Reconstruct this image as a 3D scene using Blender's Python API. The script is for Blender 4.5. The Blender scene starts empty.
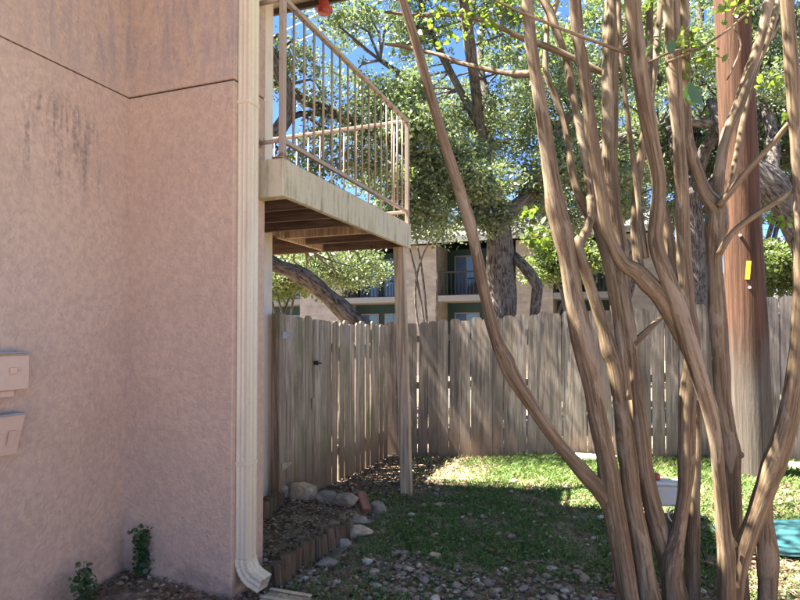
import bpy, math, random
import numpy as np
from mathutils import Vector, Matrix, noise as mnoise

random.seed(7)
rng = np.random.default_rng(7)
R = math.radians
scene = bpy.context.scene
COL = scene.collection

# ------------------------------------------------------------------ camera, sky, sun, exposure
# world: X = to the right along the back fence, Y = away along the house wall, Z = up (metres)
YAW, PITCH, CAMZ, FPX = R(20.56), R(1.3), 1.62, 600.0
SHIFT = 0.0295
cam_d = bpy.data.cameras.new('camera')
cam_d.sensor_width = 36.0
cam_d.lens = 27.0
cam_d.shift_y = SHIFT
cam_d.clip_start = 0.05
cam_d.clip_end = 2000
cam = bpy.data.objects.new('camera', cam_d)
COL.objects.link(cam)
cam.location = (0, 0, CAMZ)
cam.rotation_euler = (R(90) + PITCH, 0, YAW)
scene.camera = cam

SUN_EL = R(60)
SUN_AZ = R(12)            # sun stands towards -X, turned 12 degrees towards -Y
sun_vec = Vector((-math.cos(SUN_AZ) * math.cos(SUN_EL), -math.sin(SUN_AZ) * math.cos(SUN_EL), math.sin(SUN_EL)))
world = bpy.data.worlds.new('World')
scene.world = world
world.use_nodes = True
wn = world.node_tree.nodes
wl = world.node_tree.links
wn.clear()
wo = wn.new('ShaderNodeOutputWorld')
wb = wn.new('ShaderNodeBackground')
ws = wn.new('ShaderNodeTexSky')
ws.sky_type = 'NISHITA'
ws.sun_disc = False
ws.sun_elevation = SUN_EL
ws.sun_rotation = math.atan2(sun_vec.x, sun_vec.y)
ws.air_density = 0.6
ws.dust_density = 0.0
ws.ozone_density = 10.0
wb.inputs['Strength'].default_value = 0.052
wl.new(ws.outputs[0], wb.inputs[0])
wl.new(wb.outputs[0], wo.inputs[0])

sun_d = bpy.data.lights.new('sun', 'SUN')
sun_d.energy = 5.0
sun_d.angle = R(0.53)
sun_d.color = (1.0, 0.93, 0.8)
sun = bpy.data.objects.new('sun', sun_d)
COL.objects.link(sun)
sun.rotation_euler = sun_vec.to_track_quat('Z', 'Y').to_euler()
sun.location = (-8, -4, 20)

scene.view_settings.view_transform = 'Standard'
scene.view_settings.look = 'None'
scene.view_settings.exposure = 3.15
scene.view_settings.gamma = 1.0
scene.view_settings.use_curve_mapping = False

# ------------------------------------------------------------------ helpers
_cp, _sp = math.cos(PITCH), math.sin(PITCH)
_cy, _sy = math.cos(YAW), math.sin(YAW)


def ray(px, py):
    """direction of a photo pixel in world space, scaled so its horizontal forward part is 1"""
    x = (px - 400) / FPX
    y = (300 - py) / FPX + SHIFT * 800 / FPX
    fwd = _cp - y * _sp
    up = _sp + y * _cp
    x, up = x / fwd, up / fwd
    # camera forward = (-sin yaw, cos yaw), right = (cos yaw, sin yaw)
    return Vector((-_sy + x * _cy, _cy + x * _sy, up))


def at(px, py, d):
    return Vector((0, 0, CAMZ)) + ray(px, py) * d


def gz(x, y):
    """height of the yard"""
    s = min(max((y - 3.2) / 3.6, 0), 1)
    s = s * s * (3 - 2 * s)
    a = min(max(x + 2.9, 0), 6.0)
    far = 1 - min(max((y - 9) / 6, 0), 1)
    return 0.056 * a * s * far


def on_ground(px, py):
    d = ray(px, py)
    t = CAMZ / -d.z
    for _ in range(12):
        p = Vector((0, 0, CAMZ)) + d * t
        t = (CAMZ - gz(p.x, p.y)) / -d.z
    p = Vector((0, 0, CAMZ)) + d * t
    return p


def tag(o, label=None, cat=None, group=None, kind=None):
    if label: o['label'] = label
    if cat: o['category'] = cat
    if group: o['group'] = group
    if kind: o['kind'] = kind
    return o


def empty(name, loc=(0, 0, 0), rz=0.0):
    o = bpy.data.objects.new(name, None)
    o.empty_display_size = 0.1
    o.location = loc
    o.rotation_euler = (0, 0, rz)
    COL.objects.link(o)
    return o


def link(name, me, mat=None, parent=None, loc=None):
    o = bpy.data.objects.new(name, me)
    if mat is not None and len(me.materials) == 0:
        me.materials.append(mat)
    COL.objects.link(o)
    if parent is not None:
        o.parent = parent
    if loc is not None:
        o.location = loc
    return o


def smooth(me):
    me.polygons.foreach_set('use_smooth', [True] * len(me.polygons))
    return me


def mesh(name, vs, fs, sm=False):
    me = bpy.data.meshes.new(name)
    me.from_pydata([tuple(v) for v in vs], [], fs)
    me.update()
    if sm: smooth(me)
    return me


class MB:
    def __init__(s):
        s.v = []
        s.f = []

    def raw(s, vs, fs):
        n = len(s.v)
        s.v += [tuple(v) for v in vs]
        s.f += [tuple(i + n for i in f) for f in fs]
        return s

    def box(s, x0, x1, y0, y1, z0, z1, b=0.0):
        if b <= 0:
            vs = [(x, y, z) for x in (x0, x1) for y in (y0, y1) for z in (z0, z1)]
            return s.raw(vs, [(0, 1, 3, 2), (4, 6, 7, 5), (0, 4, 5, 1), (2, 3, 7, 6), (0, 2, 6, 4), (1, 5, 7, 3)])
        # chamfered box: 24 vertices
        vs = []
        idx = {}
        for ix, x in enumerate((x0, x1)):
            for iy, y in enumerate((y0, y1)):
                for iz, z in enumerate((z0, z1)):
                    sx, sy, sz = (1 - 2 * ix), (1 - 2 * iy), (1 - 2 * iz)
                    for ax in range(3):
                        p = [x + b * sx, y + b * sy, z + b * sz]
                        p[ax] = (x, y, z)[ax]
                        idx[(ix, iy, iz, ax)] = len(vs)
                        vs.append(tuple(p))
        fs = []
        for i in (0, 1):
            q = [idx[(i, a, c, 0)] for a, c in ((0, 0), (0, 1), (1, 1), (1, 0))]
            fs.append(tuple(q if i == 0 else q[::-1]))
            q = [idx[(a, i, c, 1)] for a, c in ((0, 0), (1, 0), (1, 1), (0, 1))]
            fs.append(tuple(q if i == 0 else q[::-1]))
            q = [idx[(a, c, i, 2)] for a, c in ((0, 0), (0, 1), (1, 1), (1, 0))]
            fs.append(tuple(q if i == 0 else q[::-1]))
        for a in (0, 1):
            for c in (0, 1):
                fs.append((idx[(a, c, 0, 0)], idx[(a, c, 1, 0)], idx[(a, c, 1, 1)], idx[(a, c, 0, 1)]))
                fs.append((idx[(a, 0, c, 0)], idx[(a, 1, c, 0)], idx[(a, 1, c, 2)], idx[(a, 0, c, 2)]))
                fs.append((idx[(0, a, c, 1)], idx[(1, a, c, 1)], idx[(1, a, c, 2)], idx[(0, a, c, 2)]))
                for e in (0, 1):
                    fs.append((idx[(a, c, e, 0)], idx[(a, c, e, 1)], idx[(a, c, e, 2)]))
        return s.raw(vs, fs)

    def tube(s, pts, rad, n=8, cap=True, flat=1.0):
        vs, fs = tube_data(pts, rad, n, cap, flat=flat)
        return s.raw(vs, fs)

    def build(s, name, mat, parent=None, sm=False, loc=None):
        me = mesh(name, s.v, s.f, sm)
        return link(name, me, mat, parent, loc)


def spline(pts, rad, step):
    """Catmull-Rom resample of a polyline with radii"""
    P = [Vector(p) for p in pts]
    n = len(P)
    out, ro = [], []
    for i in range(n - 1):
        p0 = P[i - 1] if i > 0 else P[0] * 2 - P[1]
        p1, p2 = P[i], P[i + 1]
        p3 = P[i + 2] if i + 2 < n else P[-1] * 2 - P[-2]
        k = max(1, int((p2 - p1).length / step))
        for j in range(k):
            t = j / k
            t2, t3 = t * t, t * t * t
            out.append(0.5 * ((2 * p1) + (p2 - p0) * t + (2 * p0 - 5 * p1 + 4 * p2 - p3) * t2 + (3 * p1 - p0 - 3 * p2 + p3) * t3))
            ro.append(rad[i] * (1 - t) + rad[i + 1] * t)
    out.append(P[-1])
    ro.append(rad[-1])
    return out, ro


def tube_data(pts, rad, n=8, cap=True, bump=0.0, lobes=0.0, seed=0.0, flat=1.0, scale=6.0):
    pts = [Vector(p) for p in pts]
    if not hasattr(rad, '__len__'):
        rad = [rad] * len(pts)
    m = len(pts)
    vs, fs = [], []
    t = (pts[1] - pts[0]).normalized()
    ref = Vector((0, 0, 1)) if abs(t.z) < 0.9 else Vector((1, 0, 0))
    u = t.cross(ref).normalized()
    w = t.cross(u).normalized()
    for i in range(m):
        a = pts[max(i - 1, 0)]
        b = pts[min(i + 1, m - 1)]
        t2 = (b - a).normalized()
        u = (u - t2 * u.dot(t2)).normalized()
        w = t2.cross(u).normalized()
        for k in range(n):
            an = 2 * math.pi * k / n
            d = u * math.cos(an) + w * math.sin(an) * flat
            r = rad[i]
            if bump or lobes:
                q = pts[i] + d * r
                r *= 1 + lobes * math.sin(3 * an + seed + i * 0.05) * 0.6 + lobes * math.sin(5 * an + seed * 2 + i * 0.03) * 0.4
                r *= 1 + bump * mnoise.noise(Vector((q.x * scale + seed, q.y * scale, q.z * scale * 0.6)))
            vs.append(pts[i] + d * r)
    for i in range(m - 1):
        for k in range(n):
            k2 = (k + 1) % n
            fs.append((i * n + k, i * n + k2, (i + 1) * n + k2, (i + 1) * n + k))
    if cap:
        fs.append(tuple(range(n - 1, -1, -1)))
        fs.append(tuple((m - 1) * n + k for k in range(n)))
    return vs, fs


def bark_co(me, P, rad, n, seed=0.0):
    """per-vertex coordinates that run along the stem, so that bark grain follows it"""
    out, l = [], 0.0
    for i, (p, r) in enumerate(zip(P, rad)):
        if i: l += (Vector(p) - Vector(P[i - 1])).length
        for k in range(n):
            a = 2 * math.pi * k / n
            out += [r * math.cos(a) + seed, r * math.sin(a), l]
    at_ = me.attributes.new('barkco', 'FLOAT_VECTOR', 'POINT')
    at_.data.foreach_set('vector', out)
    return me


# ------------------------------------------------------------------ materials
class NT:
    def __init__(s, name):
        s.m = bpy.data.materials.new(name)
        s.m.use_nodes = True
        s.t = s.m.node_tree
        s.n = s.t.nodes
        s.bsdf = s.n['Principled BSDF']
        s.out = s.n['Material Output']
        s.co = s.n.new('ShaderNodeTexCoord')
        s.geo = None

    def l(s, a, b):
        s.t.links.new(a, b)

    def bark(s, scale):
        a = s.n.new('ShaderNodeAttribute')
        a.attribute_name = 'barkco'
        mp = s.n.new('ShaderNodeMapping')
        mp.inputs['Scale'].default_value = scale
        s.l(a.outputs['Vector'], mp.inputs['Vector'])
        return mp.outputs[0]

    def mapping(s, scale, src='Object', loc=(0, 0, 0), rot=(0, 0, 0), wpos=False):
        mp = s.n.new('ShaderNodeMapping')
        mp.inputs['Scale'].default_value = scale
        mp.inputs['Location'].default_value = loc
        mp.inputs['Rotation'].default_value = rot
        if wpos:
            if s.geo is None: s.geo = s.n.new('ShaderNodeNewGeometry')
            s.l(s.geo.outputs['Position'], mp.inputs['Vector'])
        else:
            s.l(s.co.outputs[src], mp.inputs['Vector'])
        return mp.outputs[0]

    def noise(s, vec, scale, detail=4, rough=0.55, dist=0.0):
        n = s.n.new('ShaderNodeTexNoise')
        n.inputs['Scale'].default_value = scale
        n.inputs['Detail'].default_value = detail
        n.inputs['Roughness'].default_value = rough
        n.inputs['Distortion'].default_value = dist
        if vec is not None: s.l(vec, n.inputs['Vector'])
        return n.outputs['Fac']

    def voro(s, vec, scale, feature='F1', out='Distance'):
        n = s.n.new('ShaderNodeTexVoronoi')
        n.feature = feature
        n.inputs['Scale'].default_value = scale
        if vec is not None: s.l(vec, n.inputs['Vector'])
        return n.outputs[out]

    def ramp(s, fac, stops):
        r = s.n.new('ShaderNodeValToRGB')
        e = r.color_ramp.elements
        while len(e) > 1: e.remove(e[-1])
        e[0].position = stops[0][0]
        e[0].color = col(stops[0][1])
        for p, c in stops[1:]:
            x = e.new(p)
            x.color = col(c)
        s.l(fac, r.inputs[0])
        return r.outputs[0]

    def mix(s, fac, a, b, mode='MIX'):
        m = s.n.new('ShaderNodeMix')
        m.data_type = 'RGBA'
        m.blend_type = mode
        m.clamp_factor = True
        for sock, v in ((m.inputs[0], fac), (m.inputs[6], a), (m.inputs[7], b)):
            if isinstance(v, (int, float)):
                sock.default_value = v
            elif isinstance(v, tuple):
                sock.default_value = col(v)
            else:
                s.l(v, sock)
        return m.outputs[2]

    def math(s, op, a, b=0.0, c=None):
        m = s.n.new('ShaderNodeMath')
        m.operation = op
        for i, v in enumerate((a, b, c)):
            if v is None: continue
            if isinstance(v, (int, float)):
                m.inputs[i].default_value = v
            else:
                s.l(v, m.inputs[i])
        return m.outputs[0]

    def maprange(s, v, a, b, c=0.0, d=1.0, sm=True):
        m = s.n.new('ShaderNodeMapRange')
        m.interpolation_type = 'SMOOTHSTEP' if sm else 'LINEAR'
        s.l(v, m.inputs[0])
        for i, x in enumerate((a, b, c, d)):
            m.inputs[i + 1].default_value = x
        return m.outputs[0]

    def xyz(s):
        if s.geo is None: s.geo = s.n.new('ShaderNodeNewGeometry')
        x = s.n.new('ShaderNodeSeparateXYZ')
        s.l(s.geo.outputs['Position'], x.inputs[0])
        return x.outputs

    def bump(s, h, strength=0.5, dist=0.01):
        b = s.n.new('ShaderNodeBump')
        b.inputs['Strength'].default_value = strength
        b.inputs['Distance'].default_value = dist
        s.l(h, b.inputs['Height'])
        s.l(b.outputs[0], s.bsdf.inputs['Normal'])
        return b

    def rnd(s):
        o = s.n.new('ShaderNodeObjectInfo')
        return o.outputs['Random']

    def island(s):
        if s.geo is None: s.geo = s.n.new('ShaderNodeNewGeometry')
        return s.geo.outputs['Random Per Island']

    def base(s, c):
        if isinstance(c, tuple):
            s.bsdf.inputs['Base Color'].default_value = col(c)
        else:
            s.l(c, s.bsdf.inputs['Base Color'])

    def rough(s, r, spec=0.5):
        if isinstance(r, (int, float)):
            s.bsdf.inputs['Roughness'].default_value = r
        else:
            s.l(r, s.bsdf.inputs['Roughness'])
        s.bsdf.inputs['Specular IOR Level'].default_value = spec


def col(c):
    return (c[0], c[1], c[2], 1.0) if not isinstance(c, (int, float)) else (c, c, c, 1.0)


def m_stucco():
    t = NT('stucco')
    v = t.mapping((1, 1, 1), wpos=True)
    big = t.noise(v, 1.3, 3)
    fine = t.noise(v, 26, 5, 0.6)
    c = t.mix(t.maprange(big, 0.3, 0.7), (0.585, 0.41, 0.3), (0.64, 0.455, 0.335))
    c = t.mix(t.maprange(fine, 0.35, 0.65, 0, 0.5), c, (0.43, 0.31, 0.25))
    x = t.xyz()
    # the plaster is greyer above the joint, with weather stains washed down from it
    st = t.math('ADD', t.math('MULTIPLY', t.noise(t.mapping((6, 6, 0.8), wpos=True), 2.0, 6, 0.7, 0.6), 0.7), t.math('MULTIPLY', t.noise(v, 22, 4, 0.7), 0.3))
    hi = t.maprange(x[2], 3.0, 3.5)
    c = t.mix(t.math('MULTIPLY', hi, t.maprange(st, 0.43, 0.64, 0.15, 0.85)), c, (0.36, 0.29, 0.265))
    # a group of black runs below the joint on the long wall
    run = t.math('ADD', t.math('MULTIPLY', t.noise(t.mapping((9, 9, 0.9), wpos=True), 1.7, 6, 0.7, 0.5), 0.72), t.math('MULTIPLY', t.noise(t.mapping((1, 1, 0.6), wpos=True), 40, 4, 0.7), 0.28))
    box = t.math('MULTIPLY', t.maprange(x[1], 2.28, 2.42), t.maprange(x[1], 2.95, 2.86))
    box = t.math('MULTIPLY', box, t.math('MULTIPLY', t.maprange(x[2], 2.38, 2.62), t.maprange(x[2], 3.16, 2.96)))
    box = t.math('MULTIPLY', box, t.maprange(x[0], -2.9, -3.1))
    sp = t.math('MULTIPLY', box, t.maprange(run, 0.46, 0.62, 0, 0.8))
    sp = t.math('MULTIPLY', sp, t.maprange(t.noise(v, 34, 3), 0.3, 0.6, 0.35, 1.0))
    c = t.mix(sp, c, (0.17, 0.145, 0.13))
    # patchy darker tone towards the foot of the wall
    foot = t.math('MULTIPLY', t.maprange(x[2], 0.3, 0.0), t.maprange(t.noise(v, 6, 4), 0.35, 0.65, 0.1, 0.75))
    c = t.mix(foot, c, (0.26, 0.2, 0.17))
    t.base(c)
    t.rough(0.92, 0.2)
    h1 = t.voro(t.mapping((1, 1, 1), wpos=True), 42, 'SMOOTH_F1')
    h2 = t.noise(v, 48, 4, 0.6, 0.8)
    lump = t.noise(v, 17, 3, 0.5, 1.2)
    h = t.math('ADD', t.math('MULTIPLY', h1, 0.35), t.math('ADD', t.math('MULTIPLY', h2, 0.8), t.math('MULTIPLY', lump, 0.9)))
    t.bump(h, 0.7, 0.011)
    return t.m


def m_wood(name, dark, light, warm=None, grain=1.0, stain=None, foot=None, rough=0.85, axis='Z', rand=0.5, moss=None):
    """weathered wood with grain along a local axis; every board differs through Object Info"""
    t = NT(name)
    sc = {'Z': (1, 1, 0.055), 'Y': (1, 0.055, 1), 'X': (0.055, 1, 1)}[axis]
    off = t.n.new('ShaderNodeVectorMath')
    off.operation = 'ADD'
    rn = t.rnd()
    cmb = t.n.new('ShaderNodeCombineXYZ')
    k = t.math('MULTIPLY', rn, 37.0)
    t.l(k, cmb.inputs[0]); t.l(k, cmb.inputs[1]); t.l(k, cmb.inputs[2])
    t.l(t.co.outputs['Object'], off.inputs[0])
    t.l(cmb.outputs[0], off.inputs[1])
    mp = t.n.new('ShaderNodeMapping')
    mp.inputs['Scale'].default_value = sc
    t.l(off.outputs[0], mp.inputs[0])
    g = t.noise(mp.outputs[0], 55 * grain, 5, 0.65, 0.5)
    g2 = t.noise(mp.outputs[0], 16 * grain, 4, 0.6, 1.0)
    blot = t.noise(off.outputs[0], 3.0, 4)
    c = t.mix(t.maprange(g, 0.3, 0.7), dark, light)
    c = t.mix(t.maprange(g2, 0.45, 0.6, 0, 0.7), c, tuple(x * 0.5 for x in dark))
    if warm: c = t.mix(t.maprange(blot, 0.4, 0.7, 0, 0.7), c, warm)
    # each board has its own tone
    c = t.mix(t.math('MULTIPLY', t.maprange(rn, 0, 1, 0, 1, False), rand), c, tuple(x * 0.62 for x in dark))
    # knots
    kn = t.voro(t.mapping((7, 7, 1.7) if axis == 'Z' else (7, 1.7, 7)), 1.0)
    c = t.mix(t.maprange(kn, 0.10, 0.055, 0, 0.8), c, tuple(x * 0.3 for x in dark))
    if stain:
        sn = t.noise(t.mapping((14, 14, 0.8), wpos=True), 1.6, 4, 0.65)
        c = t.mix(t.maprange(sn, 0.5, 0.66, 0, 0.75), c, stain)
    if moss:
        mn = t.noise(t.mapping((3, 3, 1.1), wpos=True), 1.5, 4, 0.6)
        c = t.mix(t.maprange(mn, 0.5, 0.68, 0, 0.6), c, moss)
    if foot:
        x = t.xyz()
        fz = t.math('ADD', x[2], t.math('MULTIPLY', g2, 0.5))
        c = t.mix(t.maprange(fz, 0.95, 0.35, 0, 0.75), c, foot)
    t.base(c)
    t.rough(rough, 0.25)
    t.bump(t.math('ADD', g, t.math('MULTIPLY', g2, 0.8)), 0.8, 0.006)
    return t.m


def m_painted(name, c0, dirt, amount=0.5, rough=0.45, sc=(6, 6, 1.2), rust=None):
    t = NT(name)
    n = t.noise(t.mapping(sc, wpos=True), 2.0, 5, 0.65)
    c = t.mix(t.maprange(n, 0.45, 0.75, 0, amount), c0, dirt)
    f = t.noise(t.mapping((1, 1, 1), wpos=True), 40, 3)
    c = t.mix(t.maprange(f, 0.5, 0.8, 0, 0.25), c, dirt)
    if rust:
        r = t.noise(t.mapping((1, 1, 1), wpos=True), 7, 4, 0.6)
        c = t.mix(t.maprange(r, 0.58, 0.7), c, rust)
    t.base(c)
    t.rough(rough, 0.4)
    t.bump(f, 0.15, 0.002)
    return t.m


def m_plain(name, c0, rough=0.6, spec=0.5, metal=0.0, var=0.25, scale=20):
    t = NT(name)
    n = t.noise(t.mapping((1, 1, 1)), scale, 4)
    t.base(t.mix(t.maprange(n, 0.3, 0.75, 0, var), c0, tuple(x * 0.5 for x in c0)))
    t.rough(rough, spec)
    t.bsdf.inputs['Metallic'].default_value = metal
    return t.m


def m_leaf(name, cs, rough=0.5, trans=0.3, tcol=(0.25, 0.4, 0.05), spec=0.5):
    t = NT(name)
    c = t.ramp(t.island(), [(i / max(1, len(cs) - 1), x) for i, x in enumerate(cs)])
    t.base(c)
    t.rough(rough, spec)
    tr = t.n.new('ShaderNodeBsdfTranslucent')
    t.l(t.mix(0.55, c, tcol), tr.inputs[0])
    mx = t.n.new('ShaderNodeMixShader')
    mx.inputs[0].default_value = trans
    t.l(t.bsdf.outputs[0], mx.inputs[1])
    t.l(tr.outputs[0], mx.inputs[2])
    t.l(mx.outputs[0], t.out.inputs[0])
    return t.m


def m_bark_crape():
    t = NT('crape_bark')
    g = t.noise(t.bark((1, 1, 0.035)), 60, 5, 0.7, 0.4)
    f = t.noise(t.bark((1, 1, 0.1)), 170, 4, 0.65)
    p = t.noise(t.bark((1, 1, 0.22)), 9, 4, 0.6, 0.8)
    c = t.mix(t.maprange(g, 0.34, 0.66), (0.088, 0.059, 0.033), (0.265, 0.188, 0.115))
    c = t.mix(t.maprange(p, 0.54, 0.6, 0, 0.6), c, (0.34, 0.265, 0.185))
    c = t.mix(t.maprange(p, 0.43, 0.36, 0, 0.6), c, (0.12, 0.077, 0.045))
    c = t.mix(t.maprange(f, 0.5, 0.72, 0, 0.5), c, (0.07, 0.046, 0.028))
    t.base(c)
    t.rough(0.75, 0.25)
    t.bump(t.math('ADD', t.math('MULTIPLY', g, 0.8), t.math('ADD', t.math('MULTIPLY', p, 0.7), t.math('MULTIPLY', f, 0.3))), 0.75, 0.008)
    return t.m


def m_bark_oak():
    t = NT('oak_bark')
    g = t.noise(t.bark((1, 1, 0.22)), 30, 6, 0.72, 0.7)
    g2 = t.noise(t.bark((1, 1, 0.5)), 7, 4, 0.6)
    c = t.mix(t.maprange(g, 0.38, 0.62), (0.035, 0.03, 0.027), (0.2, 0.175, 0.155))
    c = t.mix(t.maprange(g2, 0.45, 0.7, 0, 0.4), c, (0.24, 0.225, 0.2))
    t.base(c)
    t.rough(0.95, 0.1)
    t.bump(g, 1.0, 0.035)
    return t.m


def m_pole():
    t = NT('pole_wood')
    x = t.xyz()
    g = t.noise(t.mapping((1, 1, 0.03)), 34, 5, 0.7, 0.4)
    f = t.noise(t.mapping((1, 1, 0.08)), 70, 4, 0.6)
    red = t.mix(t.maprange(g, 0.32, 0.7), (0.05, 0.026, 0.017), (0.135, 0.066, 0.04))
    gry = t.mix(t.maprange(g, 0.3, 0.7), (0.06, 0.05, 0.042), (0.145, 0.122, 0.105))
    zz = t.math('ADD', x[2], t.math('MULTIPLY', t.noise(t.mapping((6, 6, 0.8)), 1.5, 4), 1.3))
    c = t.mix(t.maprange(zz, 2.55, 1.75), red, gry)
    c = t.mix(t.maprange(f, 0.55, 0.75, 0, 0.6), c, (0.07, 0.04, 0.025))
    t.base(c)
    t.rough(0.85, 0.2)
    t.bump(t.math('ADD', g, t.math('MULTIPLY', f, 0.4)), 0.8, 0.012)
    return t.m


def m_soil():
    t = NT('soil')
    v = t.mapping((1, 1, 1), wpos=True)
    a = t.noise(v, 9, 6, 0.65)
    b = t.noise(v, 1.1, 4)
    c = t.mix(t.maprange(a, 0.3, 0.7), (0.14, 0.1, 0.068), (0.38, 0.285, 0.2))
    c = t.mix(t.maprange(b, 0.4, 0.65, 0, 0.5), c, (0.11, 0.1, 0.06))
    s = t.voro(v, 38)
    c = t.mix(t.maprange(s, 0.2, 0.1, 0, 0.5), c, (0.25, 0.2, 0.16))
    t.base(c)
    t.rough(0.95, 0.15)
    t.bump(t.math('ADD', a, t.math('MULTIPLY', t.noise(v, 60, 4), 0.5)), 0.9, 0.03)
    return t.m


def m_stone(name, a, b, moss=0.0):
    t = NT(name)
    n = t.noise(t.mapping((1, 1, 1), wpos=True), 16, 5, 0.65)
    c = t.mix(t.maprange(n, 0.3, 0.7), a, b)
    c = t.mix(t.math('MULTIPLY', t.rnd(), 0.45), c, tuple(x * 0.5 for x in a))
    if moss:
        m = t.noise(t.mapping((1, 1, 1), wpos=True), 8, 4)
        c = t.mix(t.maprange(m, 0.5, 0.65, 0, moss), c, (0.09, 0.1, 0.05))
    t.base(c)
    t.rough(0.9, 0.2)
    t.bump(n, 0.8, 0.015)
    return t.m


def m_pebble():
    t = NT('pebble')
    c = t.ramp(t.island(), [(0, (0.16, 0.11, 0.072)), (0.3, (0.3, 0.21, 0.145)), (0.55, (0.42, 0.3, 0.21)), (0.75, (0.3, 0.245, 0.205)), (0.92, (0.5, 0.4, 0.3)), (1, (0.7, 0.6, 0.5))])
    n = t.noise(t.mapping((1, 1, 1), wpos=True), 70, 5, 0.65)
    t.base(t.mix(t.maprange(n, 0.38, 0.65, 0, 0.6), c, (0.09, 0.068, 0.05)))
    t.rough(0.8, 0.3)
    return t.m


def m_brickwall(name, a, b, mortar, sx=4.2, sy=12.0):
    t = NT(name)
    x = t.xyz()
    cb = t.n.new('ShaderNodeCombineXYZ')
    t.l(t.math('ADD', x[0], x[1]), cb.inputs[0])
    t.l(x[2], cb.inputs[1])
    br = t.n.new('ShaderNodeTexBrick')
    br.inputs['Scale'].default_value = 1.0
    br.inputs['Brick Width'].default_value = 0.4
    br.inputs['Row Height'].default_value = 0.14
    br.inputs['Mortar Size'].default_value = 0.012
    br.inputs['Color1'].default_value = col(a)
    br.inputs['Color2'].default_value = col(b)
    br.inputs['Mortar'].default_value = col(mortar)
    t.l(cb.outputs[0], br.inputs['Vector'])
    n = t.noise(t.mapping((1, 1, 1), wpos=True), 2.2, 5, 0.6)
    t.base(t.mix(t.maprange(n, 0.35, 0.7, 0, 0.5), br.outputs[0], tuple(q * 0.6 for q in a)))
    t.rough(0.9, 0.2)
    t.bump(br.outputs['Fac'], -0.6, 0.02)
    return t.m


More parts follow.
